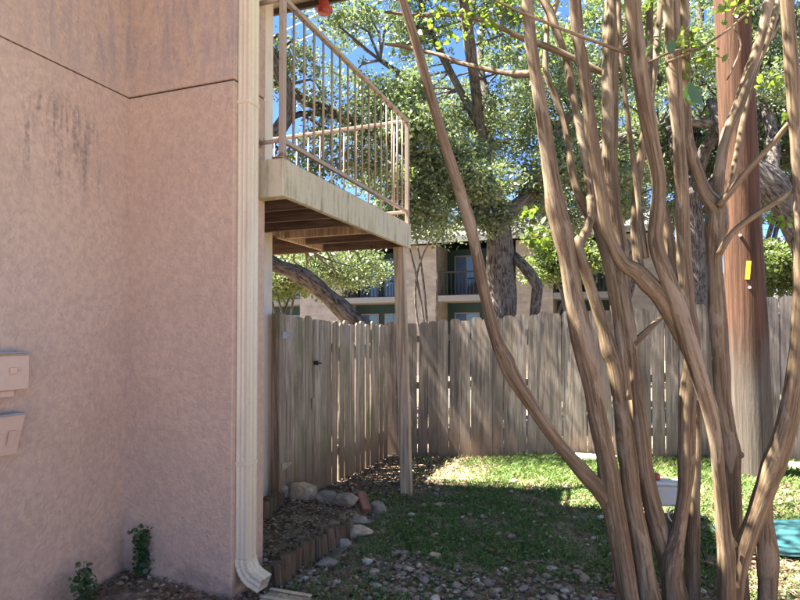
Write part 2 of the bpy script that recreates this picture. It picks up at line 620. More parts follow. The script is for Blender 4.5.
M = dict(
    stucco=m_stucco(),
    cream=m_painted('cream_metal', (0.72, 0.61, 0.44), (0.44, 0.36, 0.27), 0.35, 0.42),
    trim=m_painted('white_trim', (0.7, 0.63, 0.53), (0.42, 0.37, 0.3), 0.4, 0.5),
    beam=m_painted('painted_beam', (0.54, 0.46, 0.32), (0.2, 0.175, 0.07), 0.85, 0.6, (7, 7, 1.3)),
    rail=m_painted('rail_paint', (0.36, 0.28, 0.22), (0.2, 0.13, 0.09), 0.5, 0.5, rust=(0.2, 0.085, 0.04)),
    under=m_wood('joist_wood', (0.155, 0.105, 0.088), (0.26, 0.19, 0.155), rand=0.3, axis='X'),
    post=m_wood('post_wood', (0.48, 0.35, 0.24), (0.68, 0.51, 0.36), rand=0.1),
    fence=m_wood('grey_fence_wood', (0.31, 0.252, 0.205), (0.66, 0.56, 0.475), (0.44, 0.345, 0.26), rand=0.75, stain=(0.12, 0.095, 0.078), foot=(0.26, 0.175, 0.12)),
    gate=m_wood('brown_fence_wood', (0.42, 0.325, 0.235), (0.68, 0.56, 0.43), (0.48, 0.375, 0.265), rand=0.55, stain=(0.15, 0.11, 0.068), foot=(0.2, 0.13, 0.075), moss=(0.17, 0.18, 0.08)),
    log=m_wood('edging_wood', (0.12, 0.08, 0.05), (0.23, 0.16, 0.105), rand=0.5, moss=(0.07, 0.09, 0.035)),
    crape=m_bark_crape(),
    oak=m_bark_oak(),
    pole=m_pole(),
    soil=m_soil(),
    rock=m_stone('limestone', (0.26, 0.21, 0.165), (0.52, 0.43, 0.33), 0.4),
    rock_w=m_stone('tan_limestone', (0.42, 0.3, 0.19), (0.72, 0.56, 0.39), 0.2),
    pebble=m_pebble(),
    brick=m_stone('red_brick', (0.22, 0.095, 0.065), (0.34, 0.17, 0.12)),
    oakleaf=m_leaf('oak_leaf', [(0.065, 0.098, 0.042), (0.105, 0.145, 0.065), (0.155, 0.2, 0.095), (0.23, 0.27, 0.15)], 0.33, 0.3, (0.3, 0.42, 0.12), 0.9),
    farleaf=m_leaf('tree_leaf', [(0.08, 0.11, 0.045), (0.13, 0.17, 0.065), (0.19, 0.23, 0.09)], 0.45, 0.35, (0.3, 0.42, 0.06)),
    crapeleaf=m_leaf('crape_leaf', [(0.05, 0.1, 0.02), (0.1, 0.17, 0.03), (0.15, 0.22, 0.04)], 0.4, 0.45, (0.42, 0.6, 0.05)),
    sapling=m_leaf('sapling_leaf', [(0.035, 0.075, 0.03), (0.06, 0.115, 0.045), (0.09, 0.15, 0.06)], 0.45, 0.25, (0.2, 0.35, 0.06)),
    grass=m_leaf('grass_blade', [(0.065, 0.12, 0.032), (0.105, 0.19, 0.052), (0.155, 0.24, 0.072), (0.25, 0.25, 0.115)], 0.6, 0.3, (0.28, 0.4, 0.1), 0.25),
    litter=m_leaf('dry_leaf', [(0.1, 0.062, 0.04), (0.21, 0.14, 0.09), (0.36, 0.26, 0.17), (0.55, 0.43, 0.31)], 0.8, 0.15, (0.4, 0.25, 0.1), 0.2),
    steel=m_plain('galvanised_steel', (0.5, 0.5, 0.5), 0.45, 0.5, 0.8),
    iron=m_plain('dark_iron', (0.04, 0.035, 0.03), 0.6, 0.4, 0.5),
    boxpaint=m_painted('box_paint', (0.66, 0.46, 0.34), (0.45, 0.32, 0.24), 0.35, 0.5),
    greymetal=m_plain('grey_metal', (0.36, 0.37, 0.4), 0.5, 0.5, 0.3),
    red=m_plain('red_plastic', (0.36, 0.045, 0.035), 0.4, 0.5),
    palegrey=m_plain('pale_grey_plastic', (0.62, 0.62, 0.6), 0.5, 0.4, 0, 0.3, 8),
    teal=m_plain('teal_vinyl', (0.03, 0.11, 0.125), 0.5, 0.4, 0, 0.35, 7),
    white=m_plain('white_sheet', (0.74, 0.72, 0.68), 0.8, 0.2, 0, 0.3, 6),
    yellow=m_plain('yellow_tag', (0.85, 0.62, 0.03), 0.5),
    black=m_plain('black_rubber', (0.02, 0.02, 0.02), 0.6),
    shingle=m_plain('roof_shingle', (0.2, 0.19, 0.19), 0.95, 0.1, 0, 0.5, 9),
    fascia=m_plain('dark_fascia', (0.06, 0.045, 0.04), 0.7),
    soffit=m_plain('soffit_paint', (0.4, 0.34, 0.29), 0.8),
    farbrick=m_brickwall('pale_brick', (0.28, 0.255, 0.215), (0.36, 0.33, 0.28), (0.33, 0.3, 0.27)),
    farteal=m_plain('teal_siding', (0.02, 0.05, 0.055), 0.7, 0.3, 0, 0.4, 1.0),
    farblue=m_plain('blue_curtain', (0.03, 0.08, 0.2), 0.5, 0.4, 0, 0.4, 2.0),
    farwhite=m_plain('far_white_paint', (0.22, 0.22, 0.21), 0.7),
    farroof=m_plain('far_roof', (0.13, 0.13, 0.14), 0.9, 0.2, 0, 0.3, 2),
    wire=m_plain('wire_sheath', (0.6, 0.6, 0.6), 0.5),
)
gl = NT('window_glass')
gl.base((0.02, 0.035, 0.05)); gl.rough(0.06, 0.8)
M['glass'] = gl.m

# ------------------------------------------------------------------ ground
def axis(lo, hi, fine, outer):
    a = list(np.arange(lo, hi + 1e-6, fine))
    left, right = [], []
    for d in outer:
        left.append(lo - d); right.append(hi + d)
    return left[::-1] + a + right


def bed(x, y):
    """raised planting bed beside the house"""
    a = min(max((x + 2.16) / -0.08, 0), 1) * min(max((y - 3.3) / 0.1, 0), 1) * min(max((5.2 - y) / 0.35, 0), 1)
    return 0.10 * a


def gz2(x, y):
    n = mnoise.noise(Vector((x * 0.9, y * 0.9, 1.7))) * 0.03 + mnoise.noise(Vector((x * 4.5, y * 4.5, 9.1))) * 0.012
    m = 1.0 if abs(x) < 12 and y < 14 else 0.0
    # leaf mulch heaped in the wall corner
    k = max(0, 1 - math.hypot((x + 3.14) / 0.95, (y - 3.14) / 0.45)) * 0.06
    return gz(x, y) + n * m + bed(x, y) + k


gxs = axis(-6.0, 6.0, 0.09, (0.6, 1.5, 3, 6, 12, 25, 50, 100, 300))
gys = axis(0.5, 9.5, 0.09, (0.6, 1.5, 3, 6, 12, 25, 50, 100, 300))
gv = [(x, y, gz2(x, y)) for y in gys for x in gxs]
nx = len(gxs)
gf = [(j * nx + i, j * nx + i + 1, (j + 1) * nx + i + 1, (j + 1) * nx + i) for j in range(len(gys) - 1) for i in range(nx - 1)]
ground = link('ground', mesh('ground', gv, gf, True), M['soil'])
tag(ground, kind='structure')

# ------------------------------------------------------------------ the house
XW, YF0, YF1, XF, YEND = -3.144, 3.135, 3.486, -2.29, 4.87    # long wall, column front / back, column side, house end
JZ = 3.245                                                     # control joint height
house = empty('stucco_house', (XW, YF0, 0))
tag(house, 'two storey house with pink tan stucco walls, cream trim and a joint line', 'house')
O = Vector((XW, YF0, 0))


def hpart(mb, name, mat, parent=house, sm=False, local=O):
    me = mesh(name, [Vector(v) - local for v in mb.v], mb.f, sm)
    o = link(name, me, mat, parent)
    return o


hpart(MB().box(-10, XW, -1.2, YEND, -0.2, JZ - 0.005), 'lower_wall', M['stucco'])
hpart(MB().box(-10, XW, -1.2, YEND, JZ + 0.005, 4.84), 'upper_wall', M['stucco'])
hpart(MB().box(XW - 0.06, XF, YF0, YF1, -0.2, JZ - 0.0055, 0.005), 'column_base', M['stucco'])
hpart(MB().box(XW - 0.06, XF, YF0, YF1, JZ + 0.0055, 4.838, 0.005), 'column_shaft', M['stucco'])
hpart(MB().box(-9.9, XW - 0.014, -1.1, YEND - 0.02, JZ - 0.0049, JZ + 0.0049).box(XW - 0.013, XF - 0.014, YF0 + 0.014, YF1 - 0.014, JZ - 0.0049, JZ + 0.0049), 'joint_bead', M['iron'])
hpart(MB().box(XW - 0.05, XW + 0.018, YEND - 0.13, YEND + 0.02, 0.02, 4.82, 0.004), 'corner_trim', M['trim'])
# roof: eave at x=-2, ridge far left, rake at the end
rx0, rz0, rx1, rz1, ry0, ry1 = -2.19, 5.12, -7.2, 8.85, -1.7, 4.86
th = 0.14
pr = [(rx0, rz0), (rx1, rz1), (-12.4, rz0), (-12.4, rz0 - th), (rx1, rz1 - th), (rx0, rz0 - th)]
vs = [(x, y, z) for y in (ry0, ry1) for x, z in pr]
hpart(MB().raw(vs, [(0, 1, 2, 3, 4, 5), (11, 10, 9, 8, 7, 6), (0, 6, 7, 1), (1, 7, 8, 2), (2, 8, 9, 3), (3, 9, 10, 4), (4, 10, 11, 5), (5, 11, 6, 0)]), 'roof', M['shingle'])
hpart(MB().box(-10.2, -2.22, -1.6, 5.02, 4.845, 4.885), 'soffit', M['soffit'])
hpart(MB().box(-10.2, -2.22, 5.021, 5.05, 4.79, 4.97).box(-2.219, -2.19, -1.6, 5.05, 4.79, 4.97), 'fascia', M['fascia'])
hpart(MB().raw([(-10, YEND - 0.2, 4.886), (-3.2, YEND - 0.2, 4.886), (-3.2, YEND - 0.2, 5.9), (-7.2, YEND - 0.2, 8.6), (-10, YEND - 0.2, 6.7),
                (-10, YEND - 0.35, 4.886), (-3.2, YEND - 0.35, 4.886), (-3.2, YEND - 0.35, 5.9), (-7.2, YEND - 0.35, 8.6), (-10, YEND - 0.35, 6.7)],
               [(0, 1, 2, 3, 4), (9, 8, 7, 6, 5), (0, 5, 6, 1), (1, 6, 7, 2), (2, 7, 8, 3), (3, 8, 9, 4), (4, 9, 5, 0)]), 'gable_wall', M['stucco'])

hpart(MB().raw([(-10, -1.0, 4.886), (-3.2, -1.0, 4.886), (-3.2, -1.0, 5.9), (-7.2, -1.0, 8.6), (-10, -1.0, 6.7),
                (-10, -1.15, 4.886), (-3.2, -1.15, 4.886), (-3.2, -1.15, 5.9), (-7.2, -1.15, 8.6), (-10, -1.15, 6.7)],
               [(0, 1, 2, 3, 4), (9, 8, 7, 6, 5), (0, 5, 6, 1), (1, 6, 7, 2), (2, 7, 8, 3), (3, 8, 9, 4), (4, 9, 5, 0)]), 'gable_wall', M['stucco'])

# downspout with ribbed corners and an elbow kicking out
ds = empty('downspout', (XF + 0.045, YF0 + 0.09, 0.0))
tag(ds, 'cream metal downspout with curved elbow at the house column corner', 'downspout')
W, D = 0.054, 0.042


def duct(path, wds, n_r=None):
    """ribbed rectangular duct swept along a path in the x-z plane (local)"""
    prof = []
    for k in range(4):
        a0 = [(-1, -1), (1, -1), (1, 1), (-1, 1)][k]
        a1 = [(1, -1), (1, 1), (-1, 1), (-1, -1)][k]
        for q in range(8):
            s_ = q / 8
            px_, py_ = a0[0] * (1 - s_) + a1[0] * s_, a0[1] * (1 - s_) + a1[1] * s_
            rib = 0.93 if q in (2, 3, 5, 6) else (0.985 if q == 0 else 1.0)
            prof.append((px_ * rib if abs(px_) == 1 or q == 0 else px_, py_ * rib if abs(py_) == 1 or q == 0 else py_))
    return prof


prof = duct(None, None)
pth = [(0, 0, 4.8), (0, 0, 3.0), (0, 0, 1.5), (0, 0, 0.24)]
vs, fs = [], []
n = len(prof)
for p in pth:
    for a, b in prof:
        vs.append((p[0] + a * D, p[1] + b * W, p[2]))
for i in range(len(pth) - 1):
    for k in range(n):
        fs.append((i * n + k, i * n + (k + 1) % n, (i + 1) * n + (k + 1) % n, (i + 1) * n + k))
link('pipe', mesh('pipe', vs, fs), M['cream'], ds)
# elbow
vs, fs = [], []
ang = np.linspace(0, R(68), 15)
Rb = 0.13
rings = [((0, 0.242), 0)] + [((Rb - Rb * math.cos(a), 0.235 - Rb * math.sin(a)), a) for a in ang]
last = rings[-1][0]
for s_ in (0.03, 0.06):
    rings.append(((last[0] + math.sin(ang[-1]) * s_, last[1] - math.cos(ang[-1]) * s_), ang[-1]))
for i, ((cx, cz), a) in enumerate(rings):
    sc = 1.05 + (0.035 if (i % 2 == 0 and i < 15) else 0)
    for p, b in prof:
        vs.append((cx + p * D * sc * math.cos(a), b * W * sc, cz + p * D * sc * math.sin(a) + 0.0))
for i in range(len(rings) - 1):
    for k in range(n):
        fs.append((i * n + k, i * n + (k + 1) % n, (i + 1) * n + (k + 1) % n, (i + 1) * n + k))
link('elbow', mesh('elbow', vs, fs), M['cream'], ds)
for z in (0.82, 3.1):
    MB().box(-D - 0.004, D + 0.004, -W - 0.004, W + 0.004, z, z + 0.022, 0.002).build('strap', M['cream'], ds)
# splash channel on the ground at the outlet
p0, p1 = on_ground(262, 596), on_ground(300, 604)
sb = empty('splash_block', p0 + Vector((0.02, 0, 0.0)), 0.0)
tag(sb, 'worn concrete splash block lying under the downspout outlet', 'splash block')
m = MB()
m.box(0.0, 0.3, -0.07, 0.07, -0.03, 0.018, 0.01)
m.build('slab', M['rock_w'], sb)
for s_ in (-1, 1):
    MB().box(0.0, 0.3, s_ * 0.055 - 0.014, s_ * 0.055 + 0.014, 0.019, 0.034, 0.006).build('side_rim', M['rock_w'], sb)

# electric boxes on the long wall
def wall_at(px, py):
    d = ray(px, py)
    return Vector((0, 0, CAMZ)) + d * (XW / d.x)


pa, pb_ = wall_at(-14, 354), wall_at(17, 389)
mb1 = empty('meter_box', (XW, (pa.y + pb_.y) / 2, pb_.z))
tag(mb1, 'painted electrical box with a latch, the upper one on the left wall', 'electrical box', 'electrical boxes')
hw, hh = (pb_.y - pa.y) / 2, pa.z - pb_.z
MB().box(0.002, 0.075, -hw, hw, 0, hh, 0.004).build('case', M['boxpaint'], mb1)
MB().box(0.0755, 0.088, -hw - 0.003, hw + 0.003, 0.004, hh - 0.01, 0.003).build('door', M['boxpaint'], mb1)
MB().box(0.002, 0.1, -hw - 0.008, hw + 0.008, hh + 0.0005, hh + 0.009, 0.002).build('rain_cap', M['greymetal'], mb1)
MB().box(0.0885, 0.103, hw - 0.11, hw - 0.075, 0.09, 0.125, 0.003).box(0.0885, 0.098, hw - 0.075, hw - 0.045, 0.11, 0.122, 0.002).build('latch', M['boxpaint'], mb1)
MB().tube([(0.03, hw, 0.11), (0.03, hw + 0.02, 0.11)], 0.008, 8).build('bolt', M['iron'], mb1)
MB().box(0.01, 0.06, hw - 0.16, hw - 0.06, -0.035, -0.0005, 0.003).build('conduit_hub', M['boxpaint'], mb1)
MB().tube([(0.035, hw - 0.17, -0.035), (0.035, hw - 0.17, -0.15)], 0.014, 10).build('conduit', M['iron'], mb1)
pc, pd = wall_at(-14, 417), wall_at(13, 452)
mb2 = empty('cable_box', (XW, (pc.y + pd.y) / 2, pd.z))
tag(mb2, 'painted sloping utility box with a grey lid below the latched box', 'electrical box', 'electrical boxes')
hw, hh = (pd.y - pc.y) / 2, pc.z - pd.z
vs = [(0.002, -hw, 0), (0.05, -hw, 0), (0.05, hw - .02, 0), (0.002, hw - .02, 0), (0.002, -hw, hh), (0.09, -hw, hh), (0.09, hw, hh), (0.002, hw, hh)]
MB().raw(vs, [(3, 2, 1, 0), (4, 5, 6, 7), (0, 1, 5, 4), (1, 2, 6, 5), (2, 3, 7, 6), (3, 0, 4, 7)]).build('case', M['boxpaint'], mb2)
MB().box(0.002, 0.098, -hw - 0.004, hw + 0.006, hh + 0.0005, hh + 0.012, 0.003).build('lid', M['greymetal'], mb2)
MB().raw([(0.062, hw - .085, .05), (0.062, hw - .055, .05), (0.084, hw - .045, .13), (0.084, hw - .085, .13), (0.069, hw - .085, .048), (0.069, hw - .055, .048), (0.093, hw - .045, .13), (0.093, hw - .085, .13)],
         [(0, 1, 2, 3), (7, 6, 5, 4), (0, 4, 5, 1), (1, 5, 6, 2), (2, 6, 7, 3), (3, 7, 4, 0)]).build('hasp', M['boxpaint'], mb2)

# ------------------------------------------------------------------ balcony
XB, YB0, YB1, ZB0, ZB1 = -2.07, 3.356, 5.84, 2.54, 2.785
bal = empty('balcony', (XB, YB0, 0))
tag(bal, 'wooden balcony with mouldy cream beam and tan metal railing on one post', 'balcony')
BO = Vector((XB, YB0, 0))


def bpart(mb, name, mat, parent=bal, sm=False):
    return link(name, mesh(name, [Vector(v) - BO for v in mb.v], mb.f, sm), mat, parent)


bpart(MB().box(XB - 0.04, XB, YB0 + 0.1, YB1, ZB0, ZB1, 0.004), 'side_beam', M['beam'])
bpart(MB().box(XF + 0.003, XB, YB0, YB0 + 0.0995, ZB0 - 0.002, ZB1 + 0.002, 0.004), 'end_beam', M['beam'])
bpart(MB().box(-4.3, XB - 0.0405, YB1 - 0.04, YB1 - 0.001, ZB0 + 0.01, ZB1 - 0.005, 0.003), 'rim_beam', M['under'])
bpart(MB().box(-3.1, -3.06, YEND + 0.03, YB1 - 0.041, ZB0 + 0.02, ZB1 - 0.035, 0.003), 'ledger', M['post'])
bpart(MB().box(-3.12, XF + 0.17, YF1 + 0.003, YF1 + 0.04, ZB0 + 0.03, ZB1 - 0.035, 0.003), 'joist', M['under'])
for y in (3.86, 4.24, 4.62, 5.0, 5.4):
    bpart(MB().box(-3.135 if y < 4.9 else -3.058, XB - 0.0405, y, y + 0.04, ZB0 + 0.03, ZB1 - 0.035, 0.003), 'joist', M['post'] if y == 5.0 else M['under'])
x = XB - 0.002
while x > -4.25:
    y0 = YF1 + 0.005 if x > -3.13 else YEND + 0.03
    if x < -2.28 or True:
        ys = y0 if x - 0.14 < XF + 0.16 or x < XF else y0
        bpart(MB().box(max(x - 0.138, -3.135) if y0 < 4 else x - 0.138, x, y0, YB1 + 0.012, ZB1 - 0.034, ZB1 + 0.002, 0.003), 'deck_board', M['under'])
    x -= 0.144
    if -3.135 < x < -3.0: x = min(x, -3.14)
# leaning support post made of two boards
pt, pbm = at(397, 249, 6.2), at(403.5, 494, 6.2)
px, py = XB - 0.06, YB1 - 0.1
dx = (pbm.x - pt.x)
po = empty('support_post', (0, 0, 0))
for nm, o0, o1, oy in (('timber', -0.05, 0.028, 0.0), ('side_board', 0.0285, 0.052, 0.004)):
    vs = []
    for z, sh in ((gz(px, py) - 0.15, 0.055), (ZB0 - 0.001, -0.03)):
        for a, b in ((o0, -0.045 + oy), (o1, -0.045 + oy), (o1, 0.045 - oy), (o0, 0.045 - oy)):
            vs.append((px + a + sh, py + b, z))
    bpart(MB().raw(vs, [(3, 2, 1, 0), (4, 5, 6, 7), (0, 1, 5, 4), (1, 2, 6, 5), (2, 3, 7, 6), (3, 0, 4, 7)]), 'post' if nm == 'timber' else 'post_board', M['post'])
bpy.data.objects.remove(po)

# railing
rl = link('railing', mesh('railing', [], []), None, bal)
TR, BR = 3.86, 2.915
XR, YR0, YR1 = XB - 0.03, YB0 + 0.04, YB1 - 0.03


def sq(mb, a, b, r):
    return mb.tube([a, b], r, 8)


def rpart(mb, name, sm=True):
    return link(name, mesh(name, [Vector(v) - BO for v in mb.v], mb.f, sm), M['rail'], rl)


rpart(MB().box(XR - 0.02, XR + 0.02, YR0 - 0.02, YR1 + 0.02, TR - 0.016, TR + 0.016, 0.004), 'top_rail', False)
rpart(MB().box(XR - 0.015, XR + 0.015, YR0 + 0.021, YR1 - 0.021, BR - 0.015, BR + 0.015, 0.003), 'bottom_rail', False)
rpart(MB().box(-4.2, XR - 0.0205, YR1 - 0.02, YR1 + 0.02, TR - 0.0165, TR + 0.0155, 0.004), 'top_rail', False)
rpart(MB().box(-4.2, XR - 0.021, YR1 - 0.015, YR1 + 0.015, BR - 0.015, BR + 0.015, 0.003), 'bottom_rail', False)
rpart(MB().tube([(XF + 0.002, YR0, BR), (XR - 0.02, YR0, BR)], 0.013, 10).tube([(XF + 0.001, YR0, BR), (XF + 0.012, YR0, BR)], 0.032, 12), 'wall_bracket')
rpart(MB().tube([(XF + 0.002, YR0, TR), (XR - 0.02, YR0, TR)], 0.016, 10), 'wall_bracket')
for y in (YR0, YR1):
    rpart(MB().box(XR - 0.0195, XR + 0.0195, y - 0.0195, y + 0.0195, ZB1 + 0.003, TR - 0.017, 0.004).box(XR - 0.05, XR + 0.028, y - 0.05, y + 0.05, ZB1 + 0.0025, ZB1 + 0.012, 0.002), 'rail_post', False)
bme = mesh('baluster', *tube_data([(0, 0, BR - ZB0 + 0.012), (0, 0, TR - ZB0 - 0.015)], 0.0095, 8), True)
bme.materials.append(M['rail'])
nb = 17
for i in range(1, nb):
    o = link('baluster', bme, None, rl)
    o.location = Vector((XR, YR0 + (YR1 - YR0) * i / nb, ZB0)) - BO
for i in range(1, 15):
    o = link('baluster', bme, None, rl)
    o.location = Vector((XR - 0.145 * i, YR1, ZB0)) - BO

# hummingbird feeder hanging from the soffit end
fx, fy = -2.62, 4.95
hf = empty('bird_feeder', (fx, fy, 4.645))
tag(hf, 'red hanging hummingbird feeder above the balcony railing', 'bird feeder')


def lathe(profile, n=20):
    vs, fs = [], []
    for r, z in profile:
        for k in range(n):
            a = 2 * math.pi * k / n
            vs.append((r * math.cos(a), r * math.sin(a), z))
    for i in range(len(profile) - 1):
        for k in range(n):
            fs.append((i * n + k, i * n + (k + 1) % n, (i + 1) * n + (k + 1) % n, (i + 1) * n + k))
    return vs, fs


link('base', mesh('base', *lathe([(0, 0), (0.045, 0.0), (0.058, 0.008), (0.06, 0.03), (0.064, 0.036), (0.082, 0.042), (0.084, 0.052), (0.07, 0.062), (0.045, 0.07), (0.0, 0.072)]), True), M['red'], hf)
link('bottle', mesh('bottle', *lathe([(0.04, 0.071), (0.045, 0.09), (0.05, 0.12), (0.04, 0.16), (0.015, 0.175), (0, 0.176)]), True), M['red'], hf)
MB().tube([(0, 0, 0.176), (0, 0, 0.199)], 0.003, 6).build('hook', M['iron'], hf)

# ------------------------------------------------------------------ fences
YBF = 7.7      # back fence line
XLF = -3.03    # side fence line


def picket(w, h, th, ear=0.03, warp=0.0):
    prof = [(-w / 2, 0), (w / 2, 0), (w / 2, h * 0.5), (w / 2, h - ear), (w / 2 - ear, h), (-w / 2 + ear, h), (-w / 2, h - ear), (-w / 2, h * 0.5)]
    vs, fs = [], []
    n = len(prof)
    for s_ in (-0.5, 0.5):
        for x, z in prof:
            vs.append((x, s_ * th + warp * (z / h) ** 2, z))
    fs += [(0, 7, 2, 1)[::1] and (0, 1, 2, 7), (7, 2, 3, 6), (6, 3, 4, 5)]
    fs = [tuple(f) for f in fs]
    fs += [tuple(i + n for i in f[::-1]) for f in fs[:3]]
    for k in range(n):
        fs.append((k, k + n, (k + 1) % n + n, (k + 1) % n))
    return mesh('board', vs, fs)


def variants(w, k, sd, mat):
    r = random.Random(sd)
    out = []
    for i in range(k):
        me = picket(w * r.uniform(0.94, 1.03), 1.83 + r.uniform(-0.025, 0.02), 0.017, r.uniform(0.022, 0.034), r.uniform(-0.012, 0.014))
        me.materials.append(mat)
        out.append(me)
    return out


bf = empty('back_fence', (-3.05, YBF, 0))
tag(bf, 'grey weathered dog eared wooden fence across the back of the yard', 'fence')
bvar = variants(0.142, 9, 3, M['fence'])
rr = random.Random(11)
x = -3.0
while x < 4.6:
    o = link('board', rr.choice(bvar), None, bf)
    o.location = (x + 3.05, rr.uniform(-0.006, 0.006), gz(x, YBF) - 0.02 + rr.uniform(-0.012, 0.012))
    o.rotation_euler = (rr.uniform(-0.008, 0.008), rr.gauss(0, 0.006), rr.gauss(0, 0.035))
    x += 0.1445 + rr.choice((0, 0, 0.001, 0.003, 0.006))
for z in (0.32, 0.95, 1.58):
    m = MB()
    vs, fs = [], []
    xs = [-3.0 + 0.4 * i for i in range(20)]
    for x in xs:
        for yy, zz in ((0.016, -0.045), (0.054, -0.045), (0.054, 0.045), (0.016, 0.045)):
            vs.append((x + 3.05, yy, gz(x, YBF) + z + zz))
    for i in range(len(xs) - 1):
        for k in range(4):
            fs.append((i * 4 + k, i * 4 + (k + 1) % 4, i * 4 + 4 + (k + 1) % 4, i * 4 + 4 + k))
    link('rail', mesh('rail', vs, fs), M['fence'], bf)
for x in (-2.9, -0.5, 1.9, 4.3):
    MB().box(x + 3.05 - 0.045, x + 3.05 + 0.045, 0.0555, 0.145, -0.2, gz(x, YBF) + 1.72).build('post', M['fence'], bf)

# unseen fence on the right, added to bounce sunlight onto the shaded wall
rf = empty('unseen_bounce_fence', (4.75, YBF, 0), R(-90))
tag(rf, 'added grey wooden fence on the unseen right side, bouncing sun onto the wall', 'fence')
rr = random.Random(31)
y = YBF - 0.1
while y > -6.5:
    o = link('board', rr.choice(bvar), None, rf)
    o.location = (YBF - y, rr.uniform(-0.006, 0.006), gz(4.7, y) - 0.02 + rr.uniform(-0.012, 0.012))
    o.rotation_euler = (rr.uniform(-0.008, 0.008), rr.gauss(0, 0.006), rr.gauss(0, 0.03))
    y -= 0.1475 + rr.choice((0, 0, 0.002, 0.004))
for z in (0.32, 1.58):
    MB().box(0.0, 14.2, 0.016, 0.054, z - 0.045, z + 0.045).build('rail', M['fence'], rf)

YG0, YG1 = 4.90, 5.6
lf = empty('side_fence', (XLF, 5.62, 0), R(90))
tag(lf, 'brown weathered wooden fence running back beside the house', 'fence')
lvar = variants(0.138, 8, 5, M['gate'])
rr = random.Random(21)
y = 5.70
while y < 7.62:
    o = link('board', rr.choice(lvar), None, lf)
    o.location = (y - 5.62, rr.uniform(-0.006, 0.006), -0.03 + rr.uniform(-0.012, 0.01))
    o.rotation_euler = (rr.uniform(-0.006, 0.006), rr.gauss(0, 0.005), rr.gauss(0, 0.03))
    y += 0.1445 + rr.choice((0, 0.003, 0.006, 0.014))
for z in (0.35, 1.5):
    MB().box(-0.01, 2.02, 0.016, 0.054, z - 0.045, z + 0.045).build('rail', M['gate'], lf)
for y in (5.66, 7.55):
    MB().box(y - 5.62 - 0.045, y - 5.62 + 0.045, 0.0555, 0.145, -0.2, 1.75).build('post', M['gate'], lf)

gt = empty('side_gate', (XLF, YG0, 0), R(90))
tag(gt, 'brown board gate with strap hinges and latch beside the house', 'gate')
y = YG0 + 0.1
while y < YG1:
    o = link('board', rr.choice(lvar), None, gt)
    o.location = (y - YG0, rr.uniform(-0.004, 0.004), 0.0 + rr.uniform(-0.01, 0.008))
    o.rotation_euler = (0, rr.gauss(0, 0.004), rr.gauss(0, 0.03))
    y += 0.1435
for z in (0.42, 1.52):
    MB().box(0.04, 0.68, 0.014, 0.05, z - 0.045, z + 0.045).build('rail', M['gate'], gt)
MB().box(-0.095, 0.022, -0.04, 0.05, -0.2, 1.84, 0.004).build('hinge_post', M['gate'], gt)
for z in (1.64, 0.42):
    m = MB()
    vs = [(-0.06, -0.043, z - 0.032), (0.0, -0.043, z - 0.032), (0.02, -0.043, z - 0.026), (0.15, -0.03, z - 0.008), (0.15, -0.03, z + 0.008), (0.02, -0.043, z + 0.026), (0.0, -0.043, z + 0.032), (-0.06, -0.043, z + 0.032)]
    vs2 = [(a, b - 0.005, c) for a, b, c in vs]
    fs = [(0, 1, 2, 3, 4, 5, 6, 7), tuple(range(15, 7, -1))] + [(k, (k + 1) % 8, (k + 1) % 8 + 8, k + 8) for k in range(8)]
    m.raw(vs + vs2, fs)
    m.build('strap_hinge', M['steel'], gt)
m = MB()
m.box(0.61, 0.69, -0.022, -0.012, 1.335, 1.375, 0.002)
m.tube([(0.59, -0.03, 1.36), (0.74, -0.03, 1.345)], 0.007, 8)
m.tube([(0.62, -0.022, 1.355), (0.62, -0.055, 1.335)], 0.007, 8)
m.build('latch', M['iron'], gt)
MB().box(0.57, 0.645, -0.02, -0.0115, 0.88, 1.0, 0.003).build('lock_plate', M['gate'], gt)

# ------------------------------------------------------------------ utility pole
pb = on_ground(754, 476)
pole = empty('utility_pole', (pb.x, pb.y, pb.z))
tag(pole, 'reddish brown wooden utility pole, weathered grey at its foot, by the fence', 'utility pole')
pth, pr_ = [], []
for i in range(46):
    z = -0.3 + 9.8 * i / 45
    pth.append((-0.030 * z, 0.0, z))
    pr_.append(0.195 - 0.0065 * z)
vs, fs = tube_data(pth, pr_, 28, True, 0.05, 0.012, 2.0, 1.0, 3.0)
link('shaft', mesh('shaft', vs, fs, True), M['pole'], pole)
tz = (at(758, 281, pb.length).z) - pb.z
dirc = Vector((-pb.x, -pb.y, 0)).normalized()
side = Vector((-dirc.y, dirc.x, 0))
tg = MB()
mat_rot = Matrix(((side.x, dirc.x, 0), (side.y, dirc.y, 0), (0, 0, 1)))
TZ = tz
tc = Vector((-0.03 * TZ, 0, TZ)) + dirc * 0.187 + side * 0.035
o = MB().box(-0.02, 0.02, -0.004, 0.006, -0.09, 0.09, 0.002).build('marker_tag', M['yellow'], pole)
o.location = tc
o.rotation_euler = (0, R(5), math.atan2(side.y, side.x))
for dz, dd in ((-0.17, 0.0), (0.35, -0.06)):
    o = MB().tube([(0, 0, 0), (0, 0.03, 0)], 0.016, 10).build('bolt', M['steel'], pole)
    o.location = Vector((-0.03 * (TZ + dz), 0, TZ + dz)) + dirc * 0.18 + side * (0.04 + dd)
    o.rotation_euler = (0, 0, math.atan2(dirc.y, dirc.x) - R(90))
